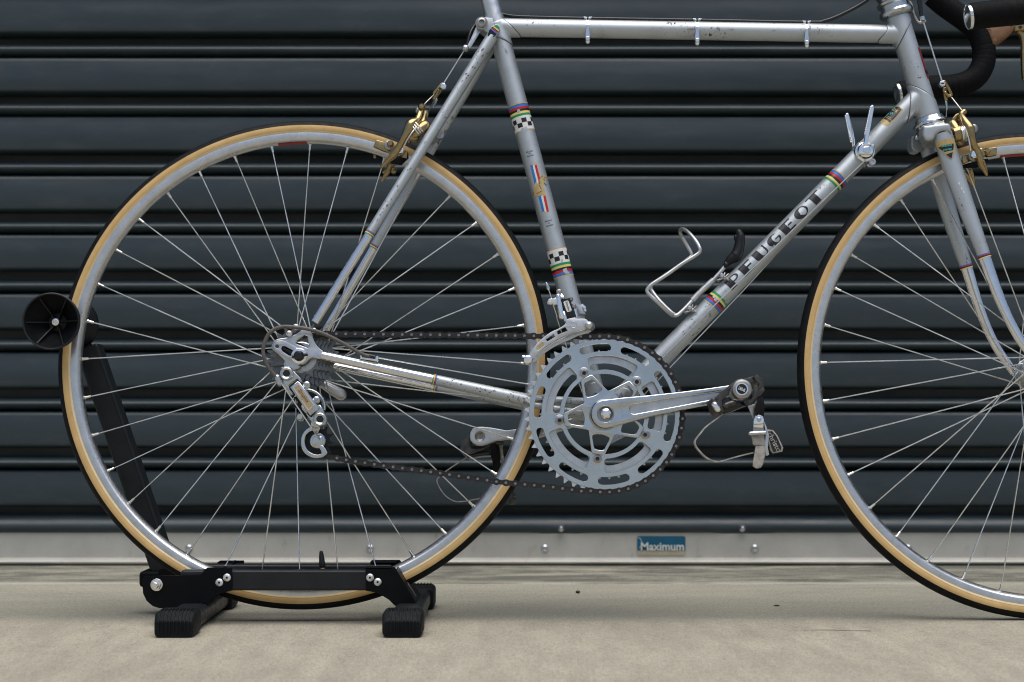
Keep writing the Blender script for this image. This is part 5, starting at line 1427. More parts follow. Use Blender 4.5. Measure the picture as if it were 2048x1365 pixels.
# far crank
c4f = crop(920, 820, 9.75)
fpts = c4f([(190, 520), (200, 430), (250, 360), (330, 330), (450, 328), (640, 350), (900, 400), (1500, 330), (2600, 60), (2800, 150), (1500, 560), (1050, 555), (700, 610), (540, 670), (430, 700), (330, 695), (250, 650), (205, 590)])
hh = [(c4f([(388, 515)])[0][0] + 9 * math.cos(t), c4f([(388, 515)])[0][1] + 9 * math.sin(t)) for t in [2 * math.pi * k / 20 for k in range(20)]]
crank2 = bp('crank_arm', pp(fpts, 0.060, 0.011, [hh]), 'worn_alloy', bevel=0.0016, segs=3)
q = c4f([(388, 515)])[0]
bp('pedal_thread', lathe([(-0.010, 0.0), (-0.010, 0.0045), (-0.001, 0.0045), (0.0004, 0.0066), (-0.004, 0.0068)], P(*q, 0.060), YN, 20), 'dull_steel', crank2, sharp=30)

# ---------------------------------------------------------------- chain
def tangent_path():
    cog = hubc.copy(); rc2 = 12.7e-3 * 16 / (2 * math.pi)
    zt_ = [(P(x, y, -0.046).x, P(x, y, -0.046).z) for x, y in ((655, 673.5), (1085, 676))]
    path = []
    # over the sprocket from behind, along the top run, round the ring, back along the bottom run to the cage pulley
    for a in range(150, 88, -10): path.append((cog.x + rc2 * math.cos(R_(a)), cog.z + rc2 * math.sin(R_(a))))
    for a in range(96, -101, -4): path.append((CC.x + RP * math.cos(R_(a)), CC.z + RP * math.sin(R_(a))))
    low = [P(x, y, -0.046) for x, y in ((1170, 984), (1100, 974), (1000, 965), (880, 947), (760, 931), (690, 920), (655, 913))]
    path += [(p.x, p.z) for p in low]
    return path
path = tangent_path()
cum = [0.0]
for a, b in zip(path, path[1:]): cum.append(cum[-1] + math.dist(a, b))
def along(s):
    for i in range(len(path) - 1):
        if cum[i + 1] >= s:
            t = (s - cum[i]) / (cum[i + 1] - cum[i])
            return Vector((path[i][0] + (path[i + 1][0] - path[i][0]) * t, 0, path[i][1] + (path[i + 1][1] - path[i][1]) * t))
    return Vector((path[-1][0], 0, path[-1][1]))
def lat_of(x):
    t = max(0, min(1, (x - 0.05) / 0.36)); return -0.0450 + (CH_LAT + 0.0014 + 0.0450) * t
chain = empty('chain', bike, 'dark oily roller chain')
def plate8(r, w_, L=0.0127):
    pts = [(r * math.cos(R_(t)), r * math.sin(R_(t))) for t in range(60, 301, 24)] + [(L * 0.36, -w_), (L * 0.64, -w_)]
    pts += [(L + r * math.cos(R_(t)), r * math.sin(R_(t))) for t in range(-120, 121, 24)] + [(L * 0.64, w_), (L * 0.36, w_)]
    return pts
def link_mesh(name, r, w_, ys, th, pin):
    V, F = [], []
    def add(g):
        o = len(V); V.extend(g[0]); F.extend(tuple(i + o for i in f) for f in g[1])
    for y in ys: add(plate(plate8(r, w_), [], lambda p, y=y: Vector((p[0], y, p[1])), lambda p, y=y: Vector((p[0], y + th, p[1]))))
    me = bpy.data.meshes.new(name)
    o2 = len(F)
    for x in (0, 0.0127):
        add(tube([Vector((x, -pin, 0)), Vector((x, pin, 0))], 0.0019 if pin > 0.003 else 0.0038, 10))
    me.from_pydata([tuple(v) for v in V], [], F); me.validate()
    bm = bmesh.new(); bm.from_mesh(me); bmesh.ops.recalc_face_normals(bm, faces=bm.faces); bm.to_mesh(me); bm.free()
    me.materials.append(MATS['chain_steel']); me.materials.append(MATS['chain_pin'])
    for i, p in enumerate(me.polygons):
        if i >= o2: p.material_index = 1
    finish(me, 40); return me
outer_me = link_mesh('link', 0.0046, 0.0034, (-0.0036, 0.0026), 0.0010, 0.0042)
inner_me = link_mesh('link', 0.0043, 0.0030, (-0.0024, 0.0014), 0.0010, 0.0014)
ph = 0.004; s = ph; i = 0; total = cum[-1]
while s + 0.0127 < total:
    a, b = along(s), along(s + 0.0127)
    d = b - a; an = math.atan2(d.z, d.x)
    o = bpy.data.objects.new('link', outer_me if i % 2 == 0 else inner_me); COL.objects.link(o); o.parent = chain
    o.location = (a.x, lat_of(a.x), a.z); o.rotation_euler = (0, -an, 0)
    s += 0.0127; i += 1

# ---------------------------------------------------------------- rear derailleur
cA = crop(560, 700, 5.935)
rd = empty('rear_derailleur', bike, 'silver rear derailleur with a gold name plate')
def A1(pts): return cA(pts)
bp('pivot_knuckle', [pp(A1([(-5, 250), (10, 205), (60, 195), (140, 215), (185, 270), (245, 330), (268, 380), (250, 390), (205, 345), (100, 420), (120, 470), (150, 500), (150, 530), (110, 530), (30, 410), (-20, 400), (-30, 370)]), -0.0740, 0.012)], 'polished_alloy', rd, bevel=0.0018, segs=3)
bp('pivot_bolt', [lathe([(-0.006, 0.0096), (0.001, 0.0096), (0.0024, 0.0086), (0.0030, 0.0070), (0.0022, 0.0056), (0.0016, 0.0045), (-0.002, 0.0040), (-0.002, 0)], P(*A1([(78, 282)])[0], -0.0775), YN, 28)], 'polished_alloy', rd, sharp=25)
bp('parallelogram', pp(A1([(118, 442), (140, 425), (205, 368), (232, 380), (470, 690), (450, 710), (362, 782), (350, 775)]), -0.0800, 0.013), 'polished_alloy', rd, bevel=0.0016, segs=3)
bp('name_plate_frame', pp(A1([(145, 438), (225, 398), (412, 655), (335, 722)]), -0.0812, 0.0013), 'bright_chrome', rd, bevel=0.0004)
npq = A1([(160, 442), (222, 410), (400, 655), (337, 708)])
bp('name_plate', pp(npq, -0.0818, 0.0007), 'plate_gold', rd)
npc = P(*A1([(278, 552)])[0], -0.0819); npd = (P(*npq[2], -0.0819) - P(*npq[1], -0.0819)).normalized(); npu = Vector((-npd.z, 0, npd.x))
if npu.x < 0: npu = -npu
bp('name_word', place_text(text_mesh('Simplex', 1, 0.25, 0.004), 0.0215, lambda p: npc + npd * p[0] + npu * p[1] * 0.95), 'decal_black', rd)
bp('pivot_knuckle', pp(A1([(300, 740), (340, 770), (372, 800), (450, 700), (440, 650), (480, 650), (510, 700), (540, 770), (555, 830), (530, 890), (470, 915), (410, 930), (360, 900), (370, 850), (310, 770)]), -0.0760, 0.012), 'polished_alloy', rd, bevel=0.0018, segs=3)
bp('pivot_bolt', [lathe([(-0.006, 0.0096), (0.001, 0.0096), (0.0024, 0.0086), (0.0030, 0.0070), (0.0022, 0.0056), (0.0016, 0.0045), (-0.002, 0.0040), (-0.002, 0)], P(*A1([(475, 825)])[0], -0.0785), YN, 28)], 'polished_alloy', rd, sharp=25)
for q in ((78, 282), (475, 825)):
    bp('bolt_socket', lathe([(0.0021, 0.0046), (0.0021, 0)], P(*A1([q])[0], -0.0775 if q[0] < 100 else -0.0785), YN, 6), 'black_gloss', rd)  # black disc stands for the shade inside each bolt recess
for q, r in (((318, 418), 0.0052), ((433, 595), 0.0052)):
    bp('limit_screw', [stud(*A1([q])[0], -0.0735, r, 0.004, 18, 0.5), tube(ln([(*A1([(q[0] - 14, q[1] + 10)])[0], -0.0780), (*A1([(q[0] + 12, q[1] - 12)])[0], -0.0780)]), 0.0008, 6)], 'polished_alloy', rd)
cage_o = [(440, 900), (380, 905), (310, 945), (262, 1010), (248, 1090), (262, 1180), (320, 1250), (410, 1285), (500, 1275), (552, 1240), (560, 1205), (500, 1130), (455, 1140), (492, 1215), (470, 1240), (420, 1240), (350, 1210), (305, 1150), (292, 1080), (305, 1020), (345, 975), (400, 960), (430, 985), (450, 985), (470, 950)]
bp('pulley_cage', pp(sm(A1(cage_o)), -0.0590, 0.0030), 'polished_alloy', rd, bevel=0.0010, segs=3)
pq = A1([(448, 1080)])[0]; pu = A1([(350, 650)])[0]
def pulley(q, lat):
    c_ = P(*q, lat); g = sprocket(None, 0.0198, 11, 0.0, 0.0030, 0.0052)
    return bp('pulley', ([Vector((c_.x + v.x, lat + v.y, c_.z + v.z)) for v in g[0]], g[1]), 'black_plastic', rd, bevel=0.0003, segs=1)
pulley(pq, -0.0480); pulley(pu, -0.0480)
bp('pulley_bolt', lathe([(-0.012, 0.0105), (0.000, 0.0105), (0.0012, 0.0095), (0.0014, 0.0076), (0.0026, 0.0074), (0.0036, 0.0060), (0.0040, 0)], P(*pq, -0.0560), YN, 26), 'polished_alloy', rd, sharp=25)
arc_ = [(310 + 215 * math.cos(R_(t)) * 1.0, 680 - 205 * math.sin(R_(t))) for t in range(-10, 96, 6)]
bp('cage_loop', tube(pxpath([(*q, -0.0570) for q in A1(arc_)], 2), 0.0024, 10), 'polished_alloy', rd)
bp('cage_plate', pp(A1([(262, 640), (290, 640), (330, 720), (330, 790), (300, 750), (262, 710), (250, 670)]), -0.0600, 0.004), 'polished_alloy', rd, bevel=0.0008)
bp('cage_spacer', stud(*A1([(430, 925)])[0], -0.0620, 0.0058, 0.004, 18, 0.4, 0.003), 'polished_alloy', rd)
bp('cable_anchor', stud(*A1([(245, 800)])[0], -0.0600, 0.0056, 0.012, 18, 0.3), 'polished_alloy', rd)
bp('shift_cable', tube(ln([(*A1([(15, 395)])[0], -0.0820), (*A1([(380, 935)])[0], -0.0805), (*A1([(470, 1065)])[0], -0.0620)]), 0.0010, 6), 'fine_steel', rd)
bp('cable_ferrule', rtube(ln([(*c1([(232, 575)])[0], -0.080), (*c1([(255, 625)])[0], -0.080)]), 0.0040, 14), 'polished_alloy', rd)
bp('hanger_tab', pp(A1([(60, 130), (180, 180), (240, 190), (215, 230), (150, 235), (60, 220), (40, 170)]), -0.0650, 0.006), 'worn_alloy', rd, bevel=0.001)
bp('shift_housing', tube(pxpath([(*q, l) for q, l in zip(c1([(1050, 403), (950, 375), (800, 290), (650, 215), (520, 170), (400, 150), (270, 146), (175, 190), (122, 285), (115, 380), (150, 480), (200, 548), (240, 590)]), (-0.064, -0.066, -0.072, -0.078, -0.083, -0.086, -0.088, -0.088, -0.087, -0.086, -0.084, -0.082, -0.080))], 8), 0.0026, 12), 'cable_housing', rd)
cs = cst[0]
bp('cable_stop', [pp(c1([(940, 360), (955, 362), (955, 405), (1070, 420), (1072, 395), (1095, 392), (1098, 420), (1085, 440), (940, 418)]), -0.0660, 0.008)], 'bright_chrome', cs, bevel=0.0006)
bp('housing_end', tube(ln([(*c1([(1015, 393)])[0], -0.0640), (*c1([(1065, 405)])[0], -0.0640)]), 0.0031, 12), 'black_housing', cs)
bp('shift_cable', tube(ln([(*c1([(1090, 408)])[0], -0.0620), (1062, 770, -0.034)]), 0.0009, 6), 'fine_steel', cs)

# ---------------------------------------------------------------- front derailleur
cF = crop(1030, 560, 7.583)
fd = empty('front_derailleur', bike, 'front derailleur with a slotted silver cage and black body')
FDL = -0.0640
cage = [(240, 1190), (215, 1150), (235, 1095), (330, 968), (450, 858), (560, 785), (670, 735), (755, 675), (790, 600), (905, 572), (950, 590), (1060, 590), (1118, 635), (1130, 680), (1105, 728), (1050, 748), (930, 782), (800, 835), (650, 902), (500, 992), (380, 1085), (295, 1185)]
sl1 = [(328, 1055), (345, 1010), (418, 955), (440, 965), (430, 1000), (350, 1066)]
sl2 = [(470, 905), (585, 825), (605, 865), (490, 937)]
sl3 = [(640, 782), (760, 716), (795, 770), (650, 832)]
bp('cage_plate', pp(sm(cF(cage)), FDL, 0.0022, [cF(sl1), cF(sl2), cF(sl3)]), 'cage_alloy', fd, bevel=0.0007)
inner = [(200, 1275), (150, 1245), (150, 1200), (215, 1165), (300, 1180), (390, 1085), (510, 992), (660, 905), (800, 838), (930, 785), (1060, 745), (1110, 700), (1130, 650), (1165, 670), (1182, 720), (1165, 775), (1100, 812), (960, 850), (850, 905), (700, 965), (560, 1040), (430, 1130), (330, 1225), (260, 1262)]
bp('cage_plate', pp(sm(cF(inner)), FDL + 0.0130, 0.0022), 'cage_alloy', fd, bevel=0.0008)
bp('cage_bridge', rtube(ln([(*cF([(1120, 690)])[0], FDL + 0.001), (*cF([(1150, 715)])[0], FDL + 0.0145)]), 0.0058, 14), 'cage_alloy', fd)
bp('cage_bolt', [lathe([(-0.014, 0.0064), (0.0005, 0.0064), (0.0026, 0.0054), (0.0036, 0.003), (0.0038, 0)], P(*cF([(195, 1210)])[0], FDL), YN, 20), rtube(ln([(*cF([(120, 1160)])[0], FDL), (*cF([(180, 1175)])[0], FDL)]), 0.0018, 8)], 'bright_chrome', fd)
bp('derailleur_body', pp(cF([(705, 300), (830, 272), (918, 545), (905, 560), (790, 592), (775, 580)]), -0.0560, 0.022), 'black_gloss', fd, bevel=0.0010)
fdl = bp('name_sticker', pp(cF([(735, 345), (742, 328), (795, 313), (812, 322), (860, 455), (852, 475), (800, 490), (785, 480)]), -0.0564, 0.0004), 'decal_white', fd)
fc = P(*cF([(797, 400)])[0], -0.0567); fdv = (P(*cF([(860, 480)])[0], -0.0567) - P(*cF([(805, 310)])[0], -0.0567)).normalized(); fu = Vector((-fdv.z, 0, fdv.x)); fu = fu if fu.x > 0 else -fu
bp('name_word', place_text(text_mesh('Simplex', 1, 0.2, 0.006), 0.0135, lambda p: fc + fdv * p[0] + fu * p[1]), 'decal_black', fd)
bp('swing_arm', [rtube(ln([(*cF([(655, 245)])[0], -0.055), (*cF([(705, 560)])[0], -0.057)]), [0.0034, 0.0040], 12), rtube(ln([(*cF([(705, 235)])[0], -0.050), (*cF([(725, 270)])[0], -0.052)]), 0.0030, 10), rtube(ln([(*cF([(735, 500)])[0], -0.056), (*cF([(770, 610)])[0], -0.058)]), 0.0028, 10)], 'bright_chrome', fd)
bp('pivot_screw', [stud(*cF([(668, 185)])[0], -0.048, 0.0042, 0.004, 14, 0.5), stud(*cF([(890, 410)])[0], -0.048, 0.0036, 0.006, 14, 0.4), stud(*cF([(850, 300)])[0], -0.048, 0.0030, 0.006, 14, 0.4)], 'dull_steel', fd)
bp('arm_plate', [pp(cF([(880, 395), (905, 395), (948, 560), (940, 580), (925, 570)]), -0.0520, 0.012)], 'bright_chrome', fd, bevel=0.0006)
bp('cable_clamp', [rtube(ln([(*cF([(520, 345)])[0], -0.050), (*cF([(620, 330)])[0], -0.050)]), 0.0032, 12), hexnut(*cF([(600, 335)])[0], -0.050, 0.0052, 0.006), hexnut(*cF([(545, 335)])[0], -0.048, 0.0046, 0.005)], 'fine_steel', fd, bevel=0.0004)
bp('derailleur_cable', tube(pxpath([(*cF([(500, 120)])[0], -0.050), (*cF([(545, 250)])[0], -0.050), (*cF([(580, 380)])[0], -0.050), (*cF([(640, 560)])[0], -0.046), (*cF([(675, 700)])[0], -0.040), (1190, 860, -0.02)], 4), 0.0008, 6), 'fine_steel', fd)
bp('cable_end', rtube(ln([(*cF([(475, 50)])[0], -0.050), (*cF([(505, 130)])[0], -0.050)]), [0.0012, 0.0026], 8), 'polished_alloy', fd)
lcl, _ = seatT.sl(*cF([(985, 450)])[0])
bp('clamp_band', sleeve(seatT, lcl - 0.0075, lcl + 0.0075, 0.0014, rows=1), 'silver_paint', fd)
bp('clamp_ear', pp(cF([(935, 400), (1035, 360), (1065, 500), (1075, 525), (955, 520)]), -0.016, 0.004), 'worn_alloy', fd, bevel=0.001)
bp('clamp_screw', [stud(*cF([(1050, 425)])[0], -0.013, 0.0030, 0.005, 12, 0.4), stud(*cF([(1060, 465)])[0], -0.013, 0.0026, 0.005, 12, 0.4)], 'bright_chrome', fd)
sq_ = cF([(890, 682)])[0]
bp('cage_stamp', [tube([P(sq_[0] + 6 * math.cos(t), sq_[1] + 6 * math.sin(t), FDL - 0.0001) for t in [2 * math.pi * k / 20 for k in range(20)]], 0.00035, 5, closed=True)], 'worn_alloy', fd)
sc3 = P(*sq_, FDL - 0.0003)
bp('cage_letter', place_text(text_mesh('S'), 0.0036, lambda p: sc3 + Vector((p[0], 0, p[1]))), 'worn_alloy', fd)

# ---------------------------------------------------------------- gear levers on the down tube
gl = empty('gear_levers', bike, 'pair of chromed gear levers on the down tube')
c9 = crop(1680, 180, 7.583)
lsh, _ = downT.sl(1728, 302)
bp('lever_band', sleeve(downT, lsh - 0.008, lsh + 0.008, 0.0010, rows=1), 'worn_alloy', gl)
bp('lever_boss', lathe([(-0.010, 0.0142), (0.000, 0.0142), (0.0015, 0.0136), (0.002, 0.0118), (0.006, 0.0114), (0.0085, 0.0098), (0.0095, 0.006), (0.0095, 0)], P(*c9([(375, 940)])[0], -0.0170), YN, 36), 'bright_chrome', gl, sharp=25)
bp('boss_slot', pp(c9([(365, 878), (448, 895), (446, 912), (362, 895)]), -0.0268, 0.0008), 'dull_steel', gl)
bp('boss_screw', stud(*c9([(402, 918)])[0], -0.0262, 0.0056, 0.0012, 20, 0.4), 'chrome', gl)
lv = bp('lever_blade', pp(c9([(370, 780), (385, 650), (420, 480), (455, 290), (470, 240), (495, 228), (516, 240), (518, 280), (490, 440), (460, 600), (440, 700), (430, 790), (450, 850), (350, 850)]), -0.0275, 0.0060), 'bright_chrome', gl, bevel=0.0015, segs=3)
lf = bp('lever_blade', pp(c9([(180, 880), (175, 760), (130, 600), (90, 460), (78, 385), (95, 350), (125, 350), (145, 385), (170, 480), (205, 620), (240, 800), (235, 850)]), 0.022, 0.006), 'bright_chrome', gl, bevel=0.0015, segs=3)
for par, (x0, y0), (x1, y1), lat in ((lv, (462, 262), (375, 660), -0.0260), (lf, (80, 400), (160, 790), 0.0235)):
    for k in range(16):
        x = x0 + (x1 - x0) * k / 15; y = y0 + (y1 - y0) * k / 15
        q = c9([(x, y)])[0]
        bp('lever_tooth', rtube([P(*q, lat - 0.001), P(*q, lat + 0.004)], 0.00115, 6), 'bright_chrome', gl)
bp('stop_pin', stud(*c9([(492, 858)])[0], -0.0190, 0.0030, 0.003, 12, 0.6), 'bright_chrome', gl)
bp('band_screw', [lathe([(-0.010, 0.0052), (0.001, 0.0052), (0.002, 0.0044), (0.002, 0.0024), (0.0006, 0.0020), (0.0006, 0)], P(*c9([(490, 1095)])[0], -0.007), YN, 18), pp(c9([(400, 1140), (450, 1100), (520, 1130), (505, 1165), (430, 1170)]), -0.004, 0.01)], 'worn_alloy', gl, sharp=30)
bp('gear_cable', tube(ln([(*c9([(400, 1055)])[0], -0.0195), (1450, 590, -0.0180), (1318, 722, -0.0170), (1240, 850, -0.012)]), 0.0009, 6), 'fine_steel', down_tube)
bp('gear_cable', tube(ln([(1722, 322, 0.0165), (1487, 581, 0.0150), (1412, 660, 0.0150), (1240, 840, 0.012)]), 0.0009, 6), 'fine_steel', down_tube)

# ---------------------------------------------------------------- bottle cage
cB = crop(1270, 440, 6.2043)
bc = empty('bottle_cage', bike, 'bare alloy wire bottle cage with a black plastic tongue')
def bpath(pts, n=4): return cat([P(*cB([p[:2]])[0], p[2]) for p in pts], n)
CW = 0.036
loopn = [(470, 1175, -0.006), (430, 1160, -0.016), (300, 1040, -0.034), (180, 930, -CW), (148, 880, -CW), (165, 845, -CW), (210, 800, -CW), (380, 690, -CW), (600, 535, -CW), (770, 430, -CW), (805, 385, -CW), (800, 345, -CW), (760, 270, -0.032), (690, 185, -0.022), (625, 130, -0.008), (585, 117, 0.008), (560, 140, 0.022), (575, 200, 0.032), (640, 310, CW), (700, 420, CW), (700, 460, CW)]
wn_ = bp('cage_wire', rtube(bpath(loopn), 0.0027, 12), 'cage_alloy', bc)
backw = [(700, 455, CW), (560, 560, CW), (330, 720, CW), (215, 800, CW), (195, 840, CW), (215, 890, CW), (300, 1000, 0.030), (420, 1120, 0.014), (480, 1170, 0.006), (520, 1185, 0.004), (560, 1160, 0.004)]
bp('cage_wire', rtube(bpath(backw), 0.0027, 12), 'cage_alloy', bc)
stem_ = [(455, 1180, -0.006), (500, 1188, -0.005), (545, 1170, -0.004), (640, 1080, -0.002), (720, 990, 0.0)]
bp('cage_wire', rtube(bpath(stem_), 0.0029, 12), 'cage_alloy', bc)
bp('cage_wire', rtube(bpath([(960, 760, 0.0), (1050, 660, 0.0), (1125, 570, 0.0)]), 0.0029, 12), 'cage_alloy', bc)
bp('cage_sleeve', tube(bpath([(712, 1000, 0.0), (840, 870, 0.0), (975, 745, 0.0)]), 0.0043, 14), 'cage_alloy', bc)
bp('cage_tongue', tube(bpath([(1105, 555, 0.0), (1140, 565, 0.0)], 2), 0.0055, 14), 'black_plastic', bc)
bp('cage_tongue', rtube(bpath([(1125, 558, 0.0), (1180, 500, 0.0), (1250, 450, 0.0), (1285, 370, 0.0), (1305, 260, 0.0), (1305, 200, 0.0), (1292, 160, 0.0)], 5), radii([0.0040, 0.0064, 0.0086, 0.0076, 0.0068, 0.0062, 0.0050]), 18), 'black_plastic', bc)
bp('tongue_hook', rtube(bpath([(1290, 280, 0.0), (1255, 240, 0.0), (1252, 212, 0.0)], 3), 0.0030, 10), 'black_plastic', bc)
for x, y in ((1075, 700), (675, 1100)):
    bp('cage_clamp', [rtube(bpath([(x + 40, y - 40, -0.012), (x + 10, y + 30, -0.014), (x - 60, y + 50, -0.012)], 5), 0.0011, 8), rtube(bpath([(x + 85, y - 30, -0.012), (x + 50, y + 10, -0.013), (x + 80, y + 50, -0.014), (x + 90, y + 40, -0.014)], 5), 0.0008, 8), rtube(bpath([(x - 45, y + 60, -0.010), (x + 5, y + 5, -0.010)], 3), 0.0016, 8)], 'dull_steel', bc)
    bp('clamp_screw', [stud(*cB([(x, y - 4)])[0], -0.012, 0.0034, 0.004, 14, 0.5), rtube(bpath([(x, y, -0.008), (x + 50, y + 30, -0.008)], 3), 0.0030, 10)], 'worn_alloy', bc)

# ---------------------------------------------------------------- pedals
cP = crop(1360, 720, 5.6875)
pd = empty('pedal', bike, 'quill pedal with toe clip hanging down and pale leather strap')
def pq_(pts): return [(*cP([p[:2]])[0], p[2]) for p in pts]
PL0, PL1 = -0.100, -0.158
bp('pedal_barrel', [tube([P(*cP([(690, 345)])[0], PL1 + 0.008), P(*cP([(650, 365)])[0], PL0 + 0.02)], [0.0112, 0.0095], 24), tube([P(*cP([(650, 365)])[0], PL0 + 0.02), P(*cP([(640, 370)])[0], -0.084)], 0.0075, 20)], 'worn_alloy', pd)
bp('dust_cap', lathe([(-0.010, 0.0135), (-0.002, 0.0138), (0.000, 0.0128), (0.0035, 0.0122), (0.0042, 0.0105), (0.0048, 0.0082), (0.0048, 0)], P(*cP([(703, 335)])[0], PL1), YN, 36), 'dull_steel', pd, sharp=25)
bp('cap_ring', lathe([(0.0, 0.0082), (0.0007, 0.0080), (0.0007, 0.0066), (0.0, 0.0066)], P(*cP([(703, 333)])[0], PL1 - 0.0046), YN, 30), 'bright_chrome', pd)
bp('cap_disc', lathe([(0.0, 0.0067), (0.0004, 0.0066), (0.0004, 0)], P(*cP([(703, 333)])[0], PL1 - 0.0046), YN, 30), 'black_gloss', pd)
cpc = P(*cP([(703, 333)])[0], PL1 - 0.0053)
bp('cap_word', place_text(text_mesh('SPORT', 1, 0, 0.02), 0.0100, lambda p: cpc + Vector((-(p[0] * 0.88 + p[1] * 0.3), 0, -(p[1] * 1.6 - p[0] * 0.36)))), 'decal_white', pd)
# cage plates run across the bicycle; the outer end plate is seen face on
bp('cage_end', pp(cP([(395, 430), (590, 265), (640, 240), (860, 178), (885, 200), (870, 250), (760, 280), (620, 290), (570, 330), (560, 400), (500, 440), (470, 480), (420, 470)]), PL1 + 0.010, 0.003), 'dark_steel', pd, bevel=0.0008)
for nm, quad in (('front', [(835, 190), (870, 165), (940, 220), (960, 330), (930, 400), (880, 330), (905, 270), (860, 235)]), ('rear', [(362, 440), (385, 450), (400, 510), (420, 470), (445, 405), (470, 430), (500, 590), (455, 630), (400, 560)])):
    bp('cage_plate', pp(cP(quad), PL1 + 0.006, 0.058), 'dark_steel', pd, bevel=0.0006)
bp('clip_bracket', pp(cP([(735, 500), (720, 465), (760, 455), (800, 470), (835, 400), (840, 300), (880, 280), (890, 350), (950, 320), (970, 345), (930, 385), (880, 430), (850, 490), (810, 525)]), PL1 + 0.004, 0.0022), 'dark_steel', pd, bevel=0.0007)
bp('cage_underside', pp(cP([(470, 440), (560, 420), (620, 470), (720, 470), (760, 520), (700, 540), (560, 600), (510, 615), (480, 560)]), PL1 + 0.012, 0.046), 'black_gloss', pd, bevel=0.001)
bp('cage_tab', rtube(ln(pq_([(520, 520, PL1 + 0.006), (610, 488, PL1 + 0.006)])), 0.0040, 12), 'dark_steel', pd)
bp('cage_roll', [rtube(ln(pq_([(395, 510, PL1 + 0.004), (430, 560, PL1 + 0.004)])), 0.0042, 12)], 'bright_chrome', pd)
# toe strap: tongue, buckle plate, loop
bp('toe_strap', pp(cP([(885, 440), (945, 420), (965, 520), (955, 640), (870, 650), (855, 560)]), PL1 - 0.004, 0.0022), 'black_strap', pd, bevel=0.0005)
bp('toe_clip', pp(cP([(770, 525), (850, 500), (870, 520), (860, 640), (835, 680), (800, 600)]), PL1 + 0.004, 0.0012), 'dull_steel', pd, bevel=0.0004)
bk = bp('strap_end_plate', pp(cP([(835, 770), (838, 690), (855, 645), (900, 625), (940, 640), (955, 680), (948, 775)]), PL1 - 0.0075, 0.0018), 'bright_chrome', pd, bevel=0.0004)
bp('plate_rivet', stud(*cP([(900, 680)])[0], PL1 - 0.0075, 0.0030, 0.0016, 16, 0.6), 'polished_alloy', pd)
bp('strap_fold', pp(cP([(832, 775), (950, 775), (958, 825), (828, 825)]), PL1 - 0.0060, 0.006), 'dull_steel', pd, bevel=0.0006)
bp('buckle', [rtube(ln(pq_([(800, 838, PL1 - 0.009), (965, 830, PL1 - 0.009)])), 0.0026, 12), pp(cP([(960, 700), (985, 760), (1015, 860), (1000, 1000), (1015, 1080), (985, 1095), (960, 1000), (975, 860)]), PL1 - 0.006, 0.010)], 'worn_alloy', pd, bevel=0.0006)
bp('strap_body', pp(cP([(815, 850), (955, 848), (970, 975), (850, 975), (830, 960)]), PL1 - 0.0070, 0.0035), 'leather_strap', pd, bevel=0.0006)
bp('strap_tail', pp(cP([(860, 985), (960, 975), (975, 1060), (945, 1190), (920, 1228), (870, 1238), (830, 1210), (832, 1160), (850, 1060)]), PL1 - 0.0085, 0.0024), 'leather_strap', pd, bevel=0.0007)
tab = bp('strap_button', pp(cP([(985, 790), (1060, 800), (1110, 860), (1175, 1000), (1165, 1045), (1060, 1065), (1030, 1030), (995, 880)]), PL1 + 0.001, 0.0045), 'leather_strap', pd, bevel=0.0008)
bp('button_field', pp(cP([(1000, 815), (1050, 812), (1095, 865), (1155, 995), (1148, 1025), (1065, 1050), (1045, 1010), (1010, 880)]), PL1 + 0.0004, 0.0007), 'decal_black', pd)
tcn = P(*cP([(1075, 935)])[0], PL1 - 0.0001); tdir = (P(*cP([(1135, 1045)])[0], PL1) - P(*cP([(1018, 825)])[0], PL1)).normalized(); tup = Vector((-tdir.z, 0, tdir.x)); tup = tup if tup.x > 0 else -tup
bp('button_word', place_text(text_mesh('christo', 1, 0, 0.012), 0.0272, lambda p: tcn + tdir * p[0] + tup * p[1]), 'leather_strap', pd)
loop = pq_([(490, 615, PL1 + 0.010), (420, 670, PL1 + 0.008), (300, 760, PL1 + 0.004), (240, 830, PL1), (180, 910, PL1), (175, 960, PL1), (210, 1020, PL1), (300, 1110, PL1), (400, 1155, PL1), (480, 1150, PL1), (600, 1115, PL1), (740, 1078, PL1), (840, 1055, PL1)])
def ribbon(pts, wd_, th, d=Vector((0, 1, 0))):
    V, F = [], []; n = len(pts)
    for i, p in enumerate(pts):
        t_ = (pts[min(i + 1, n - 1)] - pts[max(i - 1, 0)]).normalized(); nn = t_.cross(d).normalized()
        for a, b in ((0, 0), (1, 0), (1, 1), (0, 1)): V.append(p + d * (wd_ * a) + nn * (th * (b - 0.5)))
    for i in range(n - 1):
        for k in range(4): F.append((i * 4 + k, i * 4 + (k + 1) % 4, i * 4 + 4 + (k + 1) % 4, i * 4 + 4 + k))
    F += [(0, 1, 2, 3), (n * 4 - 4, n * 4 - 3, n * 4 - 2, n * 4 - 1)]
    return V, F
bp('strap_loop', ribbon(pxpath(loop, 5), 0.011, 0.0016), 'leather_strap', pd)
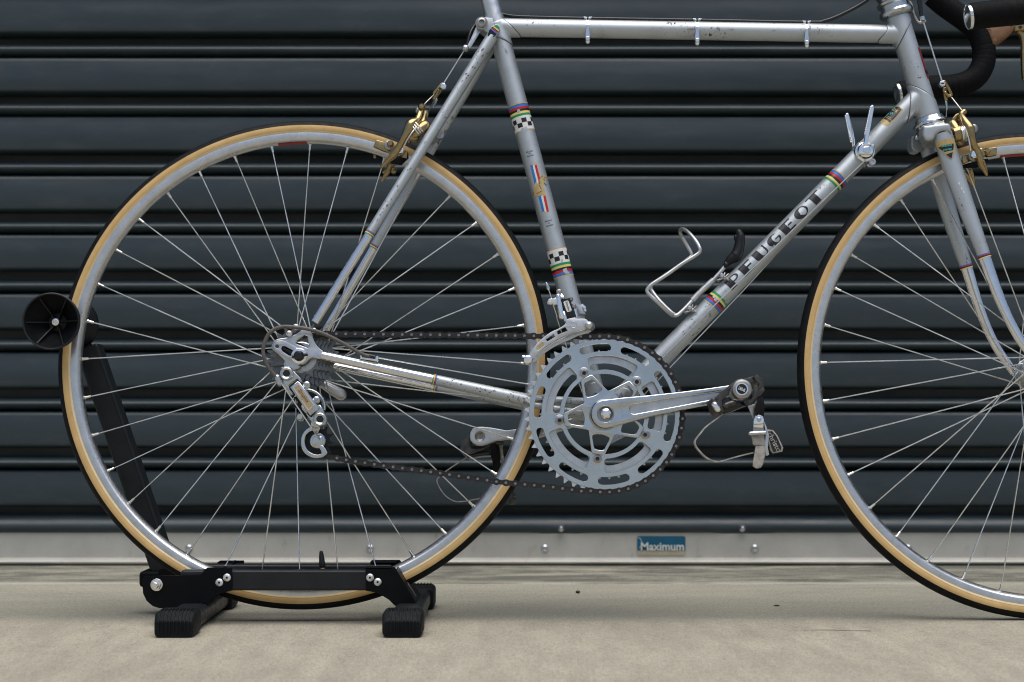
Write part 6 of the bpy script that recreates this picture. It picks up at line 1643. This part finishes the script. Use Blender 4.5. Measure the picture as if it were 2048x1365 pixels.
# far pedal
c4b = crop(860, 820, 6.825)
pd2 = empty('pedal', bike, 'far-side pedal half hidden behind the rear rim')
def pf(pts): return [(*c4b([p[:2]])[0], p[2]) for p in pts]
q4 = c4f([(388, 515)])[0]
bp('pedal_barrel', tube([P(*q4, 0.074), P(q4[0] - 4, q4[1] + 2, 0.16)], 0.0105, 20), 'dark_steel', pd2)
for quad in ([(425, 410), (560, 340), (600, 380), (560, 520), (640, 530), (520, 620), (490, 640), (410, 540)], [(900, 420), (1010, 425), (1000, 480), (960, 480), (905, 470)]):
    bp('cage_plate', pp(c4b(quad), 0.090, 0.060), 'dark_steel', pd2, bevel=0.0008)
bp('cage_end', pp(c4b([(470, 560), (700, 520), (810, 470), (820, 500), (690, 560), (560, 610), (500, 600)]), 0.088, 0.003), 'dark_steel', pd2, bevel=0.0006)
bp('cage_underside', pp(c4b([(500, 630), (620, 580), (800, 560), (830, 625), (700, 630), (530, 665)]), 0.095, 0.05), 'black_gloss', pd2, bevel=0.001)
bp('toe_strap', pp(c4b([(820, 465), (935, 440), (960, 700), (965, 800), (900, 920), (870, 850), (850, 700)]), 0.100, 0.0022), 'black_strap', pd2, bevel=0.0005)
bp('toe_clip', pp(c4b([(940, 440), (975, 450), (1000, 600), (1010, 740), (980, 760), (960, 620)]), 0.104, 0.0014), 'leather_strap', pd2, bevel=0.0005)
bp('strap_loop', ribbon(pxpath(pf([(490, 655, 0.10), (350, 745, 0.10), (200, 850, 0.10), (110, 930, 0.10), (95, 980, 0.10), (140, 1080, 0.10), (220, 1180, 0.10), (330, 1245, 0.10), (450, 1250, 0.10), (600, 1225, 0.10), (720, 1200, 0.10)]), 5), 0.011, 0.0014), 'leather_strap', pd2)
bp('strap_buckle', [pp(c4b([(1110, 1130), (1160, 1120), (1175, 1180), (1120, 1200)]), 0.100, 0.006), pp(c4b([(1060, 1190), (1170, 1200), (1175, 1290), (1080, 1300)]), 0.102, 0.002)], 'dark_steel', pd2, bevel=0.0006)
